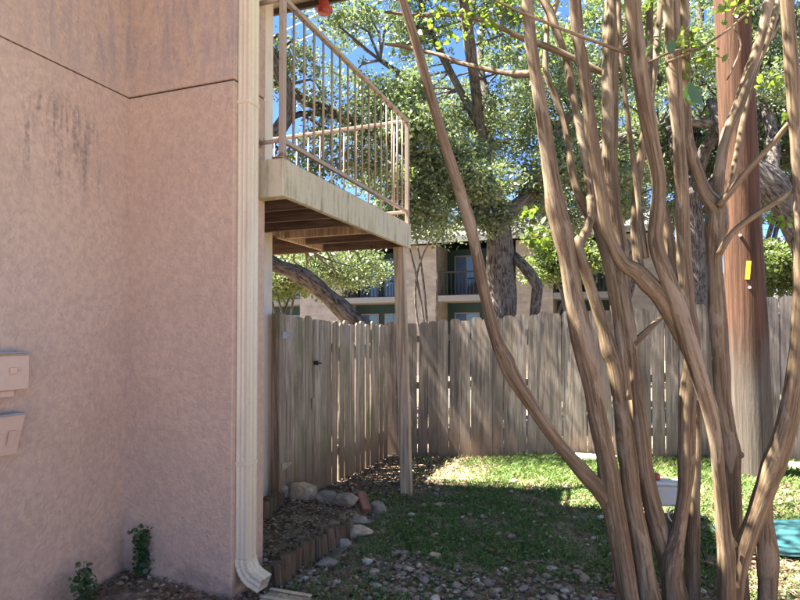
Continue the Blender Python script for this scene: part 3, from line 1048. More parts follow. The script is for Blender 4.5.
# overhead wires from the pole towards the far left
for k, (px_, py_, zz) in enumerate(((262, 39, 7.05), (262, 56, 6.75))):
    a = Vector((pb.x - 0.03 * zz, pb.y, pb.z + zz))
    b = at(px_, py_, 21)
    b = a + (b - a) * 1.35
    pts = [a.lerp(b, t) + Vector((0, 0, -0.5 * 4 * t * (1 - t) * 0.25)) for t in np.linspace(0, 1, 16)]
    o = MB().tube([p - a for p in pts], 0.014, 6).build('overhead_wire', M['wire'], None, True, a)
    tag(o, ('upper' if k == 0 else 'lower') + ' of the two pale overhead wires crossing the sky behind the balcony', 'wire', 'overhead wires')

# ------------------------------------------------------------------ crape myrtle: stems traced from the photo, each at its own distance
CB = on_ground(668, 610)
crape = empty('crape_myrtle', (CB.x, CB.y, CB.z))
tag(crape, 'multi stemmed crape myrtle with smooth tan trunks in the foreground', 'tree')
CBV = Vector((CB.x, CB.y, CB.z))
stem_count = 0


def stem(pts, d0, d1, name='stem', bump=0.14, lobes=0.05, n=16, knots=()):
    """pts: (px, py, width_px) from the lower end to the upper end; depth runs d0 -> d1"""
    global stem_count
    stem_count += 1
    L = [0]
    for a, b in zip(pts[:-1], pts[1:]):
        L.append(L[-1] + math.hypot(b[0] - a[0], b[1] - a[1]))
    P, rad = [], []
    for (x, y, w), l in zip(pts, L):
        d = d0 + (d1 - d0) * (l / L[-1])
        P.append(at(x, y, d) - CBV)
        rad.append(w * 0.5 * d / FPX)
    # reach into the soil if the lowest point is a root
    P2, R2 = spline(P, rad, 0.03)
    for kx, kr in knots:
        i0 = int(kx * (len(P2) - 1))
        for i in range(len(P2)):
            R2[i] *= 1 + kr * math.exp(-((i - i0) / 2.2) ** 2)
    vs, fs = tube_data(P2, R2, n, True, bump, lobes, stem_count * 3.7, 1.0, 9.0)
    return link(name, bark_co(mesh(name, vs, fs, True), P2, R2, n, stem_count * 1.3), M['crape'], crape)


stem([(642, 645, 34), (634, 620, 25), (629, 600, 21), (621, 550, 20), (612, 500, 23), (605, 455, 20), (598, 420, 18), (590, 375, 19), (581, 337, 24), (577, 318, 20), (574, 300, 18), (566, 250, 17.5), (559, 222, 19), (556, 208, 20), (549, 160, 15), (540, 100, 13), (531, 40, 12), (526, -10, 11.5), (521, -60, 11)], 3.36, 3.2, knots=((0.6, 0.12),))
stem([(619, 535, 10), (612, 512, 15), (603, 493, 17), (585, 474, 15), (560, 445, 13), (535, 410, 13), (513, 376, 15), (506, 362, 17), (495, 335, 12), (484, 290, 11.5), (470, 225, 12), (450, 160, 11), (432, 100, 10), (415, 40, 9.5), (400, -10, 9), (391, -50, 8)], 3.345, 2.95)
stem([(664, 645, 32), (656, 620, 25), (649, 600, 22), (641, 550, 20), (632, 500, 18.5), (626, 450, 18), (620, 400, 14), (615, 365, 16), (609, 350, 17), (601, 320, 12), (590, 285, 11), (578, 248, 11), (581, 238, 10)], 3.36, 3.5)
stem([(628, 400, 9), (622, 350, 10), (616, 305, 11), (607, 255, 12), (595, 217, 9), (590, 196, 8)], 3.42, 3.6)
stem([(577, 246, 11), (583, 238, 10), (590, 222, 9), (591, 200, 9), (587, 170, 9), (581, 135, 9), (574, 100, 8.5), (568, 65, 8), (558, 35, 8), (550, 12, 8), (538, -8, 6)], 3.52, 3.95, bump=0.22)
stem([(552, 16, 6), (557, 2, 5), (558, -10, 4)], 3.9, 4.0, name='branch')
stem([(592, 222, 8), (580, 200, 8), (572, 170, 7.5), (567, 135, 7), (557, 100, 7), (546, 70, 6), (547, 27, 5), (546, -10, 4)], 3.7, 4.1, bump=0.22)
stem([(688, 645, 30), (680, 610, 20), (672, 575, 19), (661, 540, 18), (651, 500, 17), (644.5, 470, 16.5), (641, 440, 16), (636, 400, 15), (629, 335, 14), (622, 290, 15), (619, 250, 17), (613, 200, 15), (610, 150, 15.5), (611, 52, 16), (613, -10, 15), (614, -50, 14)], 3.45, 3.62, knots=((0.15, 0.22),))
stem([(692, 356, 14), (681, 335, 16), (664, 302, 18), (648, 283, 19), (636, 271, 17), (624, 264, 14), (613, 246, 12.5), (605, 222, 12), (601, 190, 12), (594, 152, 12), (589, 110, 12), (583, 65, 12), (578, 35, 12), (574, -10, 12), (570, -50, 11)], 3.2, 3.05)
stem([(727, 612, 18), (726, 560, 17), (723, 525, 14), (719, 480, 12), (714, 432, 13), (704, 392, 15), (691, 350, 17), (677, 305, 16), (664, 268, 15.5), (656, 240, 15), (658, 210, 14), (659, 180, 14), (653, 145, 14), (645, 103, 15.5), (637, 50, 16), (632, -10, 15.5), (630, -50, 15)], 3.3, 2.95)
stem([(678, 645, 30), (675, 610, 22), (672, 568, 19), (679, 530, 14), (685, 490, 13), (687, 450, 17), (688, 400, 16), (692, 350, 15), (687, 300, 14.5), (683, 250, 14.5), (682, 200, 14), (679, 140, 12), (676, 100, 14), (673, 45, 16), (671, -10, 16), (670, -50, 14)], 3.42, 3.4, knots=((0.12, 0.18),))
stem([(695, 645, 20), (693, 590, 14), (693, 540, 13), (695, 490, 10), (697, 440, 9), (697, 400, 8)], 3.5, 3.55)
stem([(742, 612, 18), (738, 560, 16), (734, 520, 15), (732, 480, 16), (731, 452, 18), (728, 432, 15), (723, 400, 15), (720, 360, 17), (717, 310, 17), (714, 260, 15), (716, 224, 19), (716, 208, 18), (704, 190, 12), (692, 155, 10.5), (686, 125, 10), (685, 60, 10), (684, -10, 9)], 3.55, 3.5, knots=((0.6, 0.15),))
stem([(741, 455, 7), (735, 455, 11)], 3.5, 3.55, name='cut_stub')
stem([(714, 225, 14), (717, 200, 11), (720, 165, 10), (728, 130, 10.5), (738, 107, 11), (751, 68, 11), (761, 35, 10), (771, -8, 9), (778, -40, 8)], 3.52, 3.7)
stem([(729, 192, 5), (736, 160, 6), (745, 110, 6.5), (755, 70, 7), (768, 38, 7), (775, 14, 6), (779, -10, 5)], 3.6, 3.9, name='branch')
stem([(770, 40, 4), (783, 12, 4), (790, -10, 4)], 3.85, 3.9, name='branch')
stem([(726, 645, 30), (731, 612, 20), (737, 578, 17), (745, 548, 17), (757, 512, 18), (770, 477, 19), (782, 440, 19), (791, 402, 17), (797, 352, 15), (800, 300, 14), (801, 240, 13), (799, 180, 12.5), (795, 120, 12.5), (791, 60, 13), (786, -10, 12.5), (783, -50, 12)], 3.38, 3.15, knots=((0.27, 0.12),))
stem([(766, 650, 24), (767, 610, 18), (768, 580, 17), (767, 552, 21), (765, 520, 15), (766, 495, 12)], 3.5, 3.45)
stem([(646, 258, 6), (640, 215, 6), (635, 175, 5), (627, 112, 5), (621, 50, 4.5), (618, -10, 4)], 3.15, 3.3, name='branch')
stem([(640, 274, 10), (635, 232, 9), (637, 192, 8.5), (643, 145, 8.5), (648, 90, 8), (650, -10, 7)], 3.3, 3.6)
stem([(676, 290, 10), (668, 235, 10.5), (655, 170, 9.5), (650, 120, 8), (655, 60, 7), (662, -10, 7)], 3.55, 3.8)
# side branches
stem([(612, 76, 6), (597, 70, 6), (575, 59, 7), (545, 46, 7), (520, 37, 6), (495, 25, 5.5), (460, 15, 5), (415, 15, 4), (385, 12, 3)], 3.65, 4.1, name='branch', n=8, bump=0.3)
stem([(533, 74, 7), (515, 74, 6), (500, 72, 5), (460, 63, 5), (440, 55, 4.5), (400, 46, 4), (385, 44, 3)], 3.25, 3.9, name='branch', n=8, bump=0.3)
stem([(634, 56, 4), (605, 45, 3.6), (580, 36, 3.2), (545, 22, 3), (507, 6, 2.5), (480, -8, 2)], 3.05, 2.9, name='branch', n=8)
stem([(718, 206, 8), (729, 193, 7), (748, 170, 6), (770, 146, 5.5), (789, 123, 5)], 3.45, 3.25, name='branch', n=10)
stem([(719, 254, 7), (730, 236, 6), (744, 223, 6), (779, 200, 5.5), (796, 188, 5)], 3.45, 3.25, name='branch', n=10)
stem([(633, 345, 8), (650, 328, 6), (662, 317, 5)], 3.5, 3.6, name='branch', n=10)
stem([(668, 62, 3), (700, 48, 2.6), (728, 30, 2.4), (745, 15, 2), (765, 3, 2)], 3.3, 3.5, name='branch', n=6)
stem([(650, 62, 3), (672, 52, 3), (700, 48, 2)], 3.2, 3.3, name='branch', n=6)
stem([(733, 25, 2), (741, 45, 2), (733, 68, 2), (727, 80, 1.6)], 3.6, 3.6, name='branch', n=6)
stem([(700, 562, 2.2), (707, 561, 2), (716, 560, 1.2), (726, 562, 0.8)], 3.4, 3.3, name='twig', n=6)
stem([(733, 545, 9), (727, 535, 6), (731, 541, 4)], 3.3, 3.28, name='cut_stub', n=8)


def leaves(centers, size, aspect, up=0.0, sz_var=0.35, droop=0.0, six=False):
    """one mesh of leaf blades (folded diamonds, 2 quads... as 4-gons) at the given centres"""
    C = np.asarray(centers, dtype=np.float64)
    n = len(C)
    d = rng.normal(size=(n, 3))
    d[:, 2] -= droop
    d /= np.linalg.norm(d, axis=1)[:, None]
    nn = rng.normal(size=(n, 3))
    nn[:, 2] += up
    nn -= d * np.sum(nn * d, axis=1)[:, None]
    nn /= np.linalg.norm(nn, axis=1)[:, None]
    s_ = np.cross(d, nn)
    L = size * (1 + sz_var * rng.uniform(-1, 1, n))[:, None]
    Wd = L * aspect
    if six:
        V = np.empty((n, 6, 3))
        V[:, 0] = C - d * L * 0.5
        V[:, 1] = C - d * L * 0.2 + s_ * Wd * 0.42 + nn * L * 0.05
        V[:, 2] = C + d * L * 0.18 + s_ * Wd * 0.45 + nn * L * 0.05
        V[:, 3] = C + d * L * 0.5 - nn * L * 0.05
        V[:, 4] = C + d * L * 0.18 - s_ * Wd * 0.45 + nn * L * 0.05
        V[:, 5] = C - d * L * 0.2 - s_ * Wd * 0.42 + nn * L * 0.05
        return V.reshape(-1, 3)
    V = np.empty((n, 4, 3))
    V[:, 0] = C - d * L * 0.5
    V[:, 1] = C + s_ * Wd * 0.5 + nn * L * 0.08
    V[:, 2] = C + d * L * 0.5 - nn * L * 0.05
    V[:, 3] = C - s_ * Wd * 0.5 + nn * L * 0.08
    return V.reshape(-1, 3)


def quads_mesh(name, V):
    return poly_mesh(name, V, 4)


def poly_mesh(name, V, K):
    n = len(V) // K
    me = bpy.data.meshes.new(name)
    me.vertices.add(n * K)
    me.vertices.foreach_set('co', V.astype(np.float32).ravel())
    me.loops.add(n * K)
    me.loops.foreach_set('vertex_index', np.arange(n * K, dtype=np.int32))
    me.polygons.add(n)
    me.polygons.foreach_set('loop_start', np.arange(0, n * K, K, dtype=np.int32))
    me.polygons.foreach_set('loop_total', np.full(n, K, dtype=np.int32))
    me.update(calc_edges=True)
    return me


# leafy twigs in view (photo position, distance, spread in px, leaf count)
for (x, y, d, s_, k, sz) in ((693, 33, 3.3, 13, 26, 0.045), (706, 58, 3.4, 18, 40, 0.042), (690, 48, 3.35, 10, 14, 0.042), (774, 82, 3.5, 12, 18, 0.05), (786, 118, 3.4, 6, 6, 0.05),
                         (775, 221, 3.5, 10, 10, 0.055), (656, 46, 2.9, 10, 9, 0.06), (690, 98, 2.8, 11, 4, 0.095), (440, 10, 3.7, 16, 26, 0.05), (470, 22, 3.8, 22, 34, 0.05), (425, 30, 3.9, 16, 20, 0.05),
                         (500, 8, 3.6, 20, 30, 0.05), (448, 40, 3.9, 14, 12, 0.05), (650, 128, 3.2, 8, 5, 0.055), (528, 214, 4.3, 9, 14, 0.06), (540, 236, 4.4, 18, 40, 0.065), (545, 255, 4.4, 14, 24, 0.06), (725, 8, 3.5, 14, 14, 0.045), (740, 12, 3.6, 14, 14, 0.045), (645, 10, 3.4, 14, 16, 0.045)):
    c = at(x, y, d) - CBV
    r = s_ * d / FPX
    pts = rng.normal(size=(k, 3)) * np.array([r * 0.6, r * 0.6, r * 0.4]) + np.array(c)
    o = link('leafy_twig', poly_mesh('leafy_twig', leaves(pts, sz, 0.62, 1.5, six=True), 6), M['sapling'] if d < 3 else M['crapeleaf'], crape)
    tag(o, kind='stuff')
    tw = MB()
    for q in range(0, k, 3):
        a = Vector(pts[q]); b = Vector(c)
        tw.tube([b, (a + b) / 2 + Vector((0, 0, 0.01)), a], 0.0016, 4, False)
    tag(tw.build('twig', M['crape'], o), kind='stuff')
# unseen crown overhead, shifted left and thickened to shade the stems
cc = []
for i in range(110):
    a = rng.uniform(0, 2 * math.pi)
    r = math.sqrt(rng.uniform(0, 1)) * 1.9
    cx = np.array([-0.5 + r * math.cos(a), 0.1 + r * math.sin(a) * 0.9, 5.0 + rng.uniform(-0.5, 1.1)])
    cc.append(cx + rng.normal(size=(190, 3)) * 0.24)
o = link('crown', quads_mesh('crown', leaves(np.concatenate(cc), 0.055, 0.55, 1.0)), M['crapeleaf'], crape)
tag(o, kind='stuff')

# ------------------------------------------------------------------ oaks beyond the fence
def limb_tube(parent, P, rad, base, step=0.25, n=10, bump=0.25, name='limb', mat=None):
    P2, R2 = spline([p - base for p in P], rad, step)
    vs, fs = tube_data(P2, R2, n, True, bump, 0.04, P2[0].x * 7, 1.0, 3.0)
    return link(name, bark_co(mesh(name, vs, fs, True), P2, R2, n, P2[0].x), mat or M['oak'], parent), [p + base for p in P2]


def wander(p0, d, length, r0, r1, k=6, sway=0.25, lift=0.05):
    P, rad = [Vector(p0)], [r0]
    d = Vector(d).normalized()
    for i in range(k):
        d = (d + Vector((random.uniform(-1, 1), random.uniform(-1, 1), random.uniform(-0.7, 0.7) + lift)) * sway).normalized()
        P.append(P[-1] + d * length / k)
        rad.append(r0 + (r1 - r0) * (i + 1) / k)
    return P, rad


def crown_from(parent, base, nodes, clumps, leaf_n, leaf_sz, mat, rad_c=(0.38, 0.75), name='crown', flat=0.6, twig_r=0.022):
    """leaf clumps hung on twigs that grow from the nearest limb node"""
    nd = np.array([tuple(p) for p in nodes])
    tw = MB()
    all_c = []
    for c in clumps:
        c = np.array(c)
        dd = np.linalg.norm(nd - c, axis=1)
        q = Vector(nd[np.argmin(dd)])
        cv = Vector(c)
        mid = (q + cv) / 2 + Vector((random.uniform(-.3, .3), random.uniform(-.3, .3), random.uniform(-.1, .35)))
        P2, R2 = spline([q - base, mid - base, cv - base], [twig_r * 1.3, twig_r, twig_r * 0.35], 0.35)
        tw.tube(P2, R2, 5, False)
        rc = random.uniform(*rad_c)
        k = int(leaf_n * 1.5 * (rc / 0.6) ** 2 * random.uniform(0.6, 1.3))
        # sub-sprigs, so that the clump has ragged fingers and holes
        ns = max(5, k // 26)
        sd = rng.normal(size=(ns, 3))
        sd /= np.linalg.norm(sd, axis=1)[:, None]
        sc = c + sd * (rng.uniform(0.15, 1.0, (ns, 1)) ** 0.6) * rc * np.array([1, 1, flat])
        pts = sc[rng.integers(0, ns, k)] + rng.normal(size=(k, 3)) * rc * np.array([0.17, 0.17, 0.1])
        all_c.append(pts)
        for s3 in sc[:4]:
            tw.tube([cv - base, Vector(s3) - base], [twig_r * 0.35, twig_r * 0.15], 4, False)
    tag(tw.build('branch_twigs', M['oak'], parent, True), kind='stuff')
    C = np.concatenate(all_c) - np.array(base)
    o = link(name, quads_mesh(name, leaves(C, leaf_sz, 0.55, 0.8)), mat, parent)
    return o


def ellipsoid_clumps(n, c, r, keep=0.0, sd=0.0, hollow=0.35):
    out = []
    while len(out) < n:
        p = rng.normal(size=3)
        p /= np.linalg.norm(p)
        p *= rng.uniform(hollow, 1.0) ** 0.6
        q = np.array(c) + p * np.array(r)
        if mnoise.noise(Vector((q[0] * 0.5 + sd, q[1] * 0.5, q[2] * 0.6))) < keep: continue
        out.append(q)
    return out


# oak with the upright trunk
D1 = 12.0
b = at(500, 330, D1); b.z = 0.0
oak1 = empty('oak_tree', b)
tag(oak1, 'live oak with thick upright forked trunk behind the middle of the back fence', 'tree', 'oaks beyond the fence')
nodes = []
P = [Vector((b.x, b.y, -0.2)), at(502, 320, D1), at(501, 270, D1), at(499, 235, D1), at(496, 212, D1 + .1)]
_, q = limb_tube(oak1, P, [0.42, 0.3, 0.275, 0.27, 0.26], b, 0.15, 18, 0.2, 'trunk'); nodes += q[-3:]
limbs1 = [
    ([(497, 228, 12), (482, 212, 11.9), (462, 192, 11.6), (436, 170, 11.3), (405, 150, 11.0), (375, 131, 10.8), (340, 116, 10.6), (304, 100, 10.4), (282, 86, 10.3), (262, 82, 10.2)], 0.2, 0.05),
    ([(342, 117, 10.6), (320, 113, 10.5), (300, 114, 10.3), (280, 122, 10.2), (266, 138, 10.1)], 0.07, 0.04),
    ([(498, 225, 12), (512, 210, 12), (530, 195, 12.1), (552, 180, 12.3), (585, 160, 12.4), (620, 138, 12.6), (660, 128, 12.8)], 0.19, 0.07),
    ([(496, 216, 12.1), (492, 195, 12.3), (484, 165, 12.6), (490, 120, 13), (480, 60, 13.4), (490, -20, 13.8)], 0.2, 0.06),
    ([(455, 186, 11.5), (440, 140, 11.2), (424, 100, 11.0), (405, 78, 10.8), (380, 60, 10.6)], 0.11, 0.04),
    ([(424, 100, 11.0), (412, 92, 10.9), (395, 97, 10.8), (378, 94, 10.7)], 0.05, 0.03),
    ([(536, 192, 12.1), (560, 130, 12.0), (600, 80, 12), (640, 20, 12)], 0.12, 0.05),
    ([(488, 140, 12.9), (460, 90, 12.4), (430, 30, 12), (410, -30, 11.5)], 0.1, 0.05),
]
for pts, r0, r1 in limbs1:
    P = [at(*p) for p in pts]
    _, q = limb_tube(oak1, P, list(np.linspace(r0, r1, len(P))), b, 0.2, 10)
    nodes += q
P = [at(512, 256, D1), at(520, 262, D1 - .2), at(530, 274, D1 - .3), at(537, 285, D1 - .3), at(534, 318, D1 - .3), at(533, 345, D1 - .3)]
limb_tube(oak1, P, [0.1, 0.11, 0.12, 0.11, 0.11, 0.11], b, 0.15, 10, 0.2)
cl = []
V0 = lambda px_, py_, d: np.array(at(px_, py_, d))
cl += ellipsoid_clumps(40, V0(460, 60, 12.5), (2.4, 2.0, 2.2), 0.0, 1)
cl += ellipsoid_clumps(52, V0(570, 70, 13), (3.2, 2.4, 2.6), -0.1, 2)
cl += ellipsoid_clumps(34, V0(445, 190, 11.5), (1.3, 1.2, 1.0), -0.3, 3)
cl += ellipsoid_clumps(16, V0(420, 130, 11.0), (1.0, 1.2, 0.9), -0.3, 9)
cl += ellipsoid_clumps(26, V0(575, 190, 12.5), (1.5, 1.3, 0.9), -0.3, 4)
cl += ellipsoid_clumps(8, V0(330, 160, 10.8), (1.1, 1.0, 0.8), -0.3, 5)
cl += ellipsoid_clumps(6, V0(345, 50, 10.9), (1.3, 1.2, 0.9), 0.0, 6)
cl += ellipsoid_clumps(10, V0(500, -90, 13), (4.5, 3.0, 1.6), -0.2, 7)
_, q = limb_tube(oak1, [at(484, 165, 12.6), Vector((-2.6, 10.0, 7.6)), Vector((-2.7, 8.4, 8.4)), Vector((-2.9, 7.2, 8.3))], [0.12, 0.09, 0.06, 0.04], b, 0.2, 8)  # unseen limb, added with the clumps below to shade the back fence
nodes += q
cl += [np.array((-2.9, 7.15, 7.8)) + np.array((rng.uniform(-1.3, 1.3), rng.uniform(-0.4, 0.45), rng.uniform(-0.7, 1.2))) for _ in range(15)]
crown_from(oak1, b, nodes, cl, 480, 0.075, M['oakleaf'])

# leaning oak beside the gate
D2 = 9.6
b = at(392, 340, D2); b.z = 0.0
oak2 = empty('oak_tree', b)
tag(oak2, 'live oak with rough grey trunk leaning left over the side fence, under the balcony', 'tree', 'oaks beyond the fence')
P = [Vector((b.x + 0.2, b.y, -0.2)), at(378, 348, D2), at(352, 319, D2), at(339, 306, D2), at(319, 288, D2), at(296, 273, D2), at(272, 263, D2), at(240, 240, D2), at(205, 190, D2), at(185, 120, D2 + .2), at(190, 30, D2 + .4)]
_, q = limb_tube(oak2, P, [0.25, 0.18, 0.155, 0.145, 0.14, 0.13, 0.125, 0.12, 0.11, 0.09, 0.06], b, 0.12, 16, 0.28, 'trunk')
nodes = q[12:]
for a, e in (((240, 240), (300, 235)), ((205, 190), (300, 205)), ((200, 170), (120, 60)), ((188, 100), (260, 20))):
    P = [at(a[0], a[1], D2), at((a[0] + e[0]) / 2, (a[1] + e[1]) / 2 - 14, D2 + .3), at(e[0], e[1], D2 + .4)]
    _, q = limb_tube(oak2, P, [0.1, 0.07, 0.04], b, 0.2, 8)
    nodes += q
cl = ellipsoid_clumps(16, V0(330, 268, 13.5), (1.7, 0.8, 0.35), -0.5, 1, 0.1)
cl += ellipsoid_clumps(8, V0(285, 190, 10.2), (0.8, 0.8, 0.8), -0.4, 2)
cl += ellipsoid_clumps(3, V0(290, 30, 10.2), (0.9, 0.9, 1.0), -0.1, 3)
cl += ellipsoid_clumps(12, V0(170, 40, 9.5), (2.2, 1.8, 2.2), -0.3, 4)
cl += ellipsoid_clumps(5, V0(200, -150, 9.2), (2.4, 1.5, 1.2), -0.3, 5)
_, q = limb_tube(oak2, [at(205, 190, D2), Vector((-5.2, 8.6, 5.4)), Vector((-5.6, 7.6, 7.0)), Vector((-6.0, 6.9, 8.2))], [0.15, 0.11, 0.08, 0.04], b, 0.2, 8)  # unseen overhead limb; its clumps are added to cast dapples on the back fence
nodes += q
cl += [np.array((-6.2, 7.0, 8.1)) + np.array((rng.uniform(-2.6, 2.6), rng.uniform(-0.45, 0.55), rng.uniform(-1.3, 1.5))) for _ in range(13)]
crown_from(oak2, b, nodes, cl, 460, 0.07, M['oakleaf'])

# oak on the right behind the pole
D3 = 13.0
b = at(692, 330, D3); b.z = 0.2
oak3 = empty('oak_tree', b)
tag(oak3, 'dark live oak behind the crape myrtle trunks and the utility pole', 'tree', 'oaks beyond the fence')
nodes = []
P = [Vector((b.x, b.y, -0.2)), at(694, 310, D3), at(694, 270, D3), at(692, 230, D3), at(688, 190, D3)]
_, q = limb_tube(oak3, P, [0.4, 0.29, 0.26, 0.25, 0.24], b, 0.15, 16, 0.2, 'trunk'); nodes += q[-4:]
for pts, r0, r1 in [
    ([(690, 200, 13), (705, 150, 12.6), (716, 128, 12.3), (690, 122, 12), (668, 130, 11.8)], 0.15, 0.07),
    ([(690, 195, 13), (675, 140, 13.2), (690, 90, 13.5), (700, 20, 13.8), (690, -40, 14)], 0.17, 0.06),
    ([(690, 205, 13), (720, 175, 12.8), (750, 130, 12.6), (780, 80, 12.4), (810, 20, 12.2)], 0.15, 0.06),
    ([(690, 120, 13.4), (650, 70, 13.2), (620, 20, 13)], 0.1, 0.05)]:
    P = [at(*p) for p in pts]
    _, q = limb_tube(oak3, P, list(np.linspace(r0, r1, len(P))), b, 0.2, 10)
    nodes += q
cl = ellipsoid_clumps(52, V0(690, 60, 14), (3.2, 2.5, 2.7), -0.2, 1)
cl += ellipsoid_clumps(26, V0(640, 170, 14.5), (2.2, 1.2, 1.0), -0.3, 2)
cl += ellipsoid_clumps(20, V0(700, 190, 14.5), (1.2, 1.2, 1.2), -0.3, 3)
crown_from(oak3, b, nodes, cl, 480, 0.075, M['oakleaf'])

# slanting oak at the right edge
D4 = 11.5
b = at(815, 330, D4); b.z = 0.2
oak4 = empty('oak_tree', b)
tag(oak4, 'dark slanting oak at the right edge of the picture beyond the pole', 'tree', 'oaks beyond the fence')
nodes = []
P = [Vector((b.x + .2, b.y, -0.2)), at(822, 290, D4), at(812, 250, D4), at(795, 215, D4), at(772, 185, D4), at(745, 160, D4 + .2), at(725, 135, D4 + .5), at(710, 100, D4 + .8)]
_, q = limb_tube(oak4, P, [0.4, 0.36, 0.34, 0.31, 0.27, 0.2, 0.14, 0.08], b, 0.15, 16, 0.22, 'trunk'); nodes += q[5:]
for pts, r0, r1 in [([(795, 215, 11.5), (800, 150, 11.8), (790, 90, 12), (800, 10, 12.2)], 0.16, 0.06), ([(772, 185, 11.5), (770, 120, 12), (745, 60, 12.4), (750, -10, 12.6)], 0.14, 0.05)]:
    P = [at(*p) for p in pts]
    _, q = limb_tube(oak4, P, list(np.linspace(r0, r1, len(P))), b, 0.2, 10)
    nodes += q
cl = ellipsoid_clumps(28, V0(790, 60, 13), (2.2, 2.2, 2.7), -0.2, 1)
cl += ellipsoid_clumps(14, V0(790, 170, 13), (1.0, 1.0, 0.9), -0.3, 2)
crown_from(oak4, b, nodes, cl, 480, 0.075, M['oakleaf'])


def bush(label, px_, py_, d, r, n, mat, cat='bush', lsz=0.1, group='shrubs and trees far beyond the fence', name='shrub', trunk=0.06):
    c = at(px_, py_, d)
    bb = Vector((c.x, c.y, 0.0))
    t = empty(name, bb)
    tag(t, label, cat, group)
    tops = []
    for k in range(4):
        P = [Vector((bb.x + random.uniform(-.1, .1), bb.y, -0.1)), Vector((bb.x + random.uniform(-.3, .3) * r[0], bb.y + random.uniform(-.3, .3) * r[1], c.z * 0.55)), Vector((c.x + random.uniform(-.7, .7) * r[0], c.y + random.uniform(-.6, .6) * r[1], c.z + random.uniform(-.4, .6) * r[2]))]
        _, q = limb_tube(t, P, [trunk, trunk * 0.7, trunk * 0.25], bb, 0.3, 7, 0.2, 'trunk')
        tops += q[len(q) // 2:]
    crown_from(t, bb, tops, ellipsoid_clumps(n, c, r, -0.5, px_ * 0.1, 0.1), 420, lsz, mat, (0.45, 0.75))
    return t


bush('small tree with pale trunk beyond the gate, left of the leaning oak', 289, 277, 14.5, (0.9, 0.8, 0.45), 12, M['farleaf'], 'tree', name='small_tree')
bush('yellow green bush beyond the fence left of the utility pole', 722, 296, 18, (1.1, 1.0, 0.7), 16, M['farleaf'])
bush('yellow green bush beyond the fence right of the utility pole', 795, 268, 18, (1.4, 1.0, 1.2), 26, M['farleaf'])
bush('leafy shrub beyond the fence between the oak trunk and the crape myrtle', 565, 262, 15, (0.8, 0.8, 0.8), 16, M['farleaf'])
bush('dark leafy tree far behind the middle oaks', 590, 150, 20, (5.0, 2.0, 3.4), 80, M['oakleaf'], 'tree', name='far_tree', trunk=0.12)
bush('dark leafy tree far behind the right hand oaks', 775, 130, 20, (3.0, 2.0, 3.6), 60, M['oakleaf'], 'tree', name='far_tree', trunk=0.12)
bush('leafy tree in front of the far brick building', 432, 178, 19, (2.4, 1.4, 1.1), 34, M['farleaf'], 'tree', name='far_tree', trunk=0.05)

# ------------------------------------------------------------------ far brick building
YF = 24.0


def fx_(px_):
    d = ray(px_, 300)
    return d.x * (YF / d.y)


far = empty('brick_apartment_building', (fx_(440), YF, 0))
tag(far, 'pale brick apartment building with teal recessed balconies beyond the fence', 'building')
FO = Vector((fx_(440), YF, 0))


def fpart(mb, name, mat, parent=far):
    return link(name, mesh(name, [Vector(v) - FO for v in mb.v], mb.f), mat, parent)


EZ = 5.5
for a, c in ((300, 341), (397, 437), (516, 553), (612, 660)):
    fpart(MB().box(fx_(a), fx_(c), YF, YF + 4, -0.2, EZ), 'brick_pier', M['farbrick'])
fpart(MB().box(fx_(225), fx_(660), YF + 4.01, YF + 4.2, -0.2, EZ + 1), 'rear_wall', M['farteal'])
bays = [(225, 300), (341, 397), (437, 516), (553, 612)]
for a, c in bays:
    x0, x1 = fx_(a) + 0.003, fx_(c) - 0.003
    fpart(MB().box(x0, x1, YF + 1.6, YF + 1.75, -0.2, EZ - 0.02), 'recess_wall', M['farteal'])
    fpart(MB().box(x0, x1, YF + 0.02, YF + 1.59, 3.12, 3.36), 'balcony_slab', M['farwhite'])
    rg = fpart(MB().box(x0, x1, YF + 0.06, YF + 0.1, 4.3, 4.36), 'balcony_railing', M['iron'])
    xx = x0 + 0.1
    while xx < x1:
        fpart(MB().box(xx, xx + 0.025, YF + 0.07, YF + 0.09, 3.365, 4.295), 'baluster', M['iron'], rg)
        xx += 0.16
    w = x1 - x0
    for z0, z1 in ((3.45, 5.2), (0.5, 2.7)):
        for k in range(2):
            wx0, wx1 = x0 + w * (0.1 + 0.45 * k), x0 + w * (0.44 + 0.45 * k)
            wd = fpart(MB().box(wx0, wx1, YF + 1.55, YF + 1.595, z0, z1), 'window', M['farwhite'])
            mid = (wx0 + wx1) / 2
            fpart(MB().box(wx0 + 0.06, mid - 0.03, YF + 1.53, YF + 1.548, z0 + 0.06, z1 - 0.06), 'pane', M['glass'] if k else M['farblue'], wd)
            fpart(MB().box(mid + 0.03, wx1 - 0.06, YF + 1.53, YF + 1.548, z0 + 0.06, z1 - 0.06), 'pane', M['glass'], wd)
x0, x1 = fx_(215), fx_(675)
fpart(MB().box(x0, x1, YF - 0.6, YF - 0.55, EZ - 0.02, EZ + 0.22), 'fascia', M['farwhite'])
fpart(MB().raw([(x0, YF - 0.55, EZ + 0.02), (x1, YF - 0.55, EZ + 0.02), (x1, YF + 5, EZ + 1.6), (x0, YF + 5, EZ + 1.6), (x0, YF - 0.55, EZ + 0.2), (x1, YF - 0.55, EZ + 0.2), (x1, YF + 5, EZ + 1.8), (x0, YF + 5, EZ + 1.8)],
               [(3, 2, 1, 0), (4, 5, 6, 7), (0, 1, 5, 4), (1, 2, 6, 5), (2, 3, 7, 6), (3, 0, 4, 7)]), 'roof', M['farroof'])

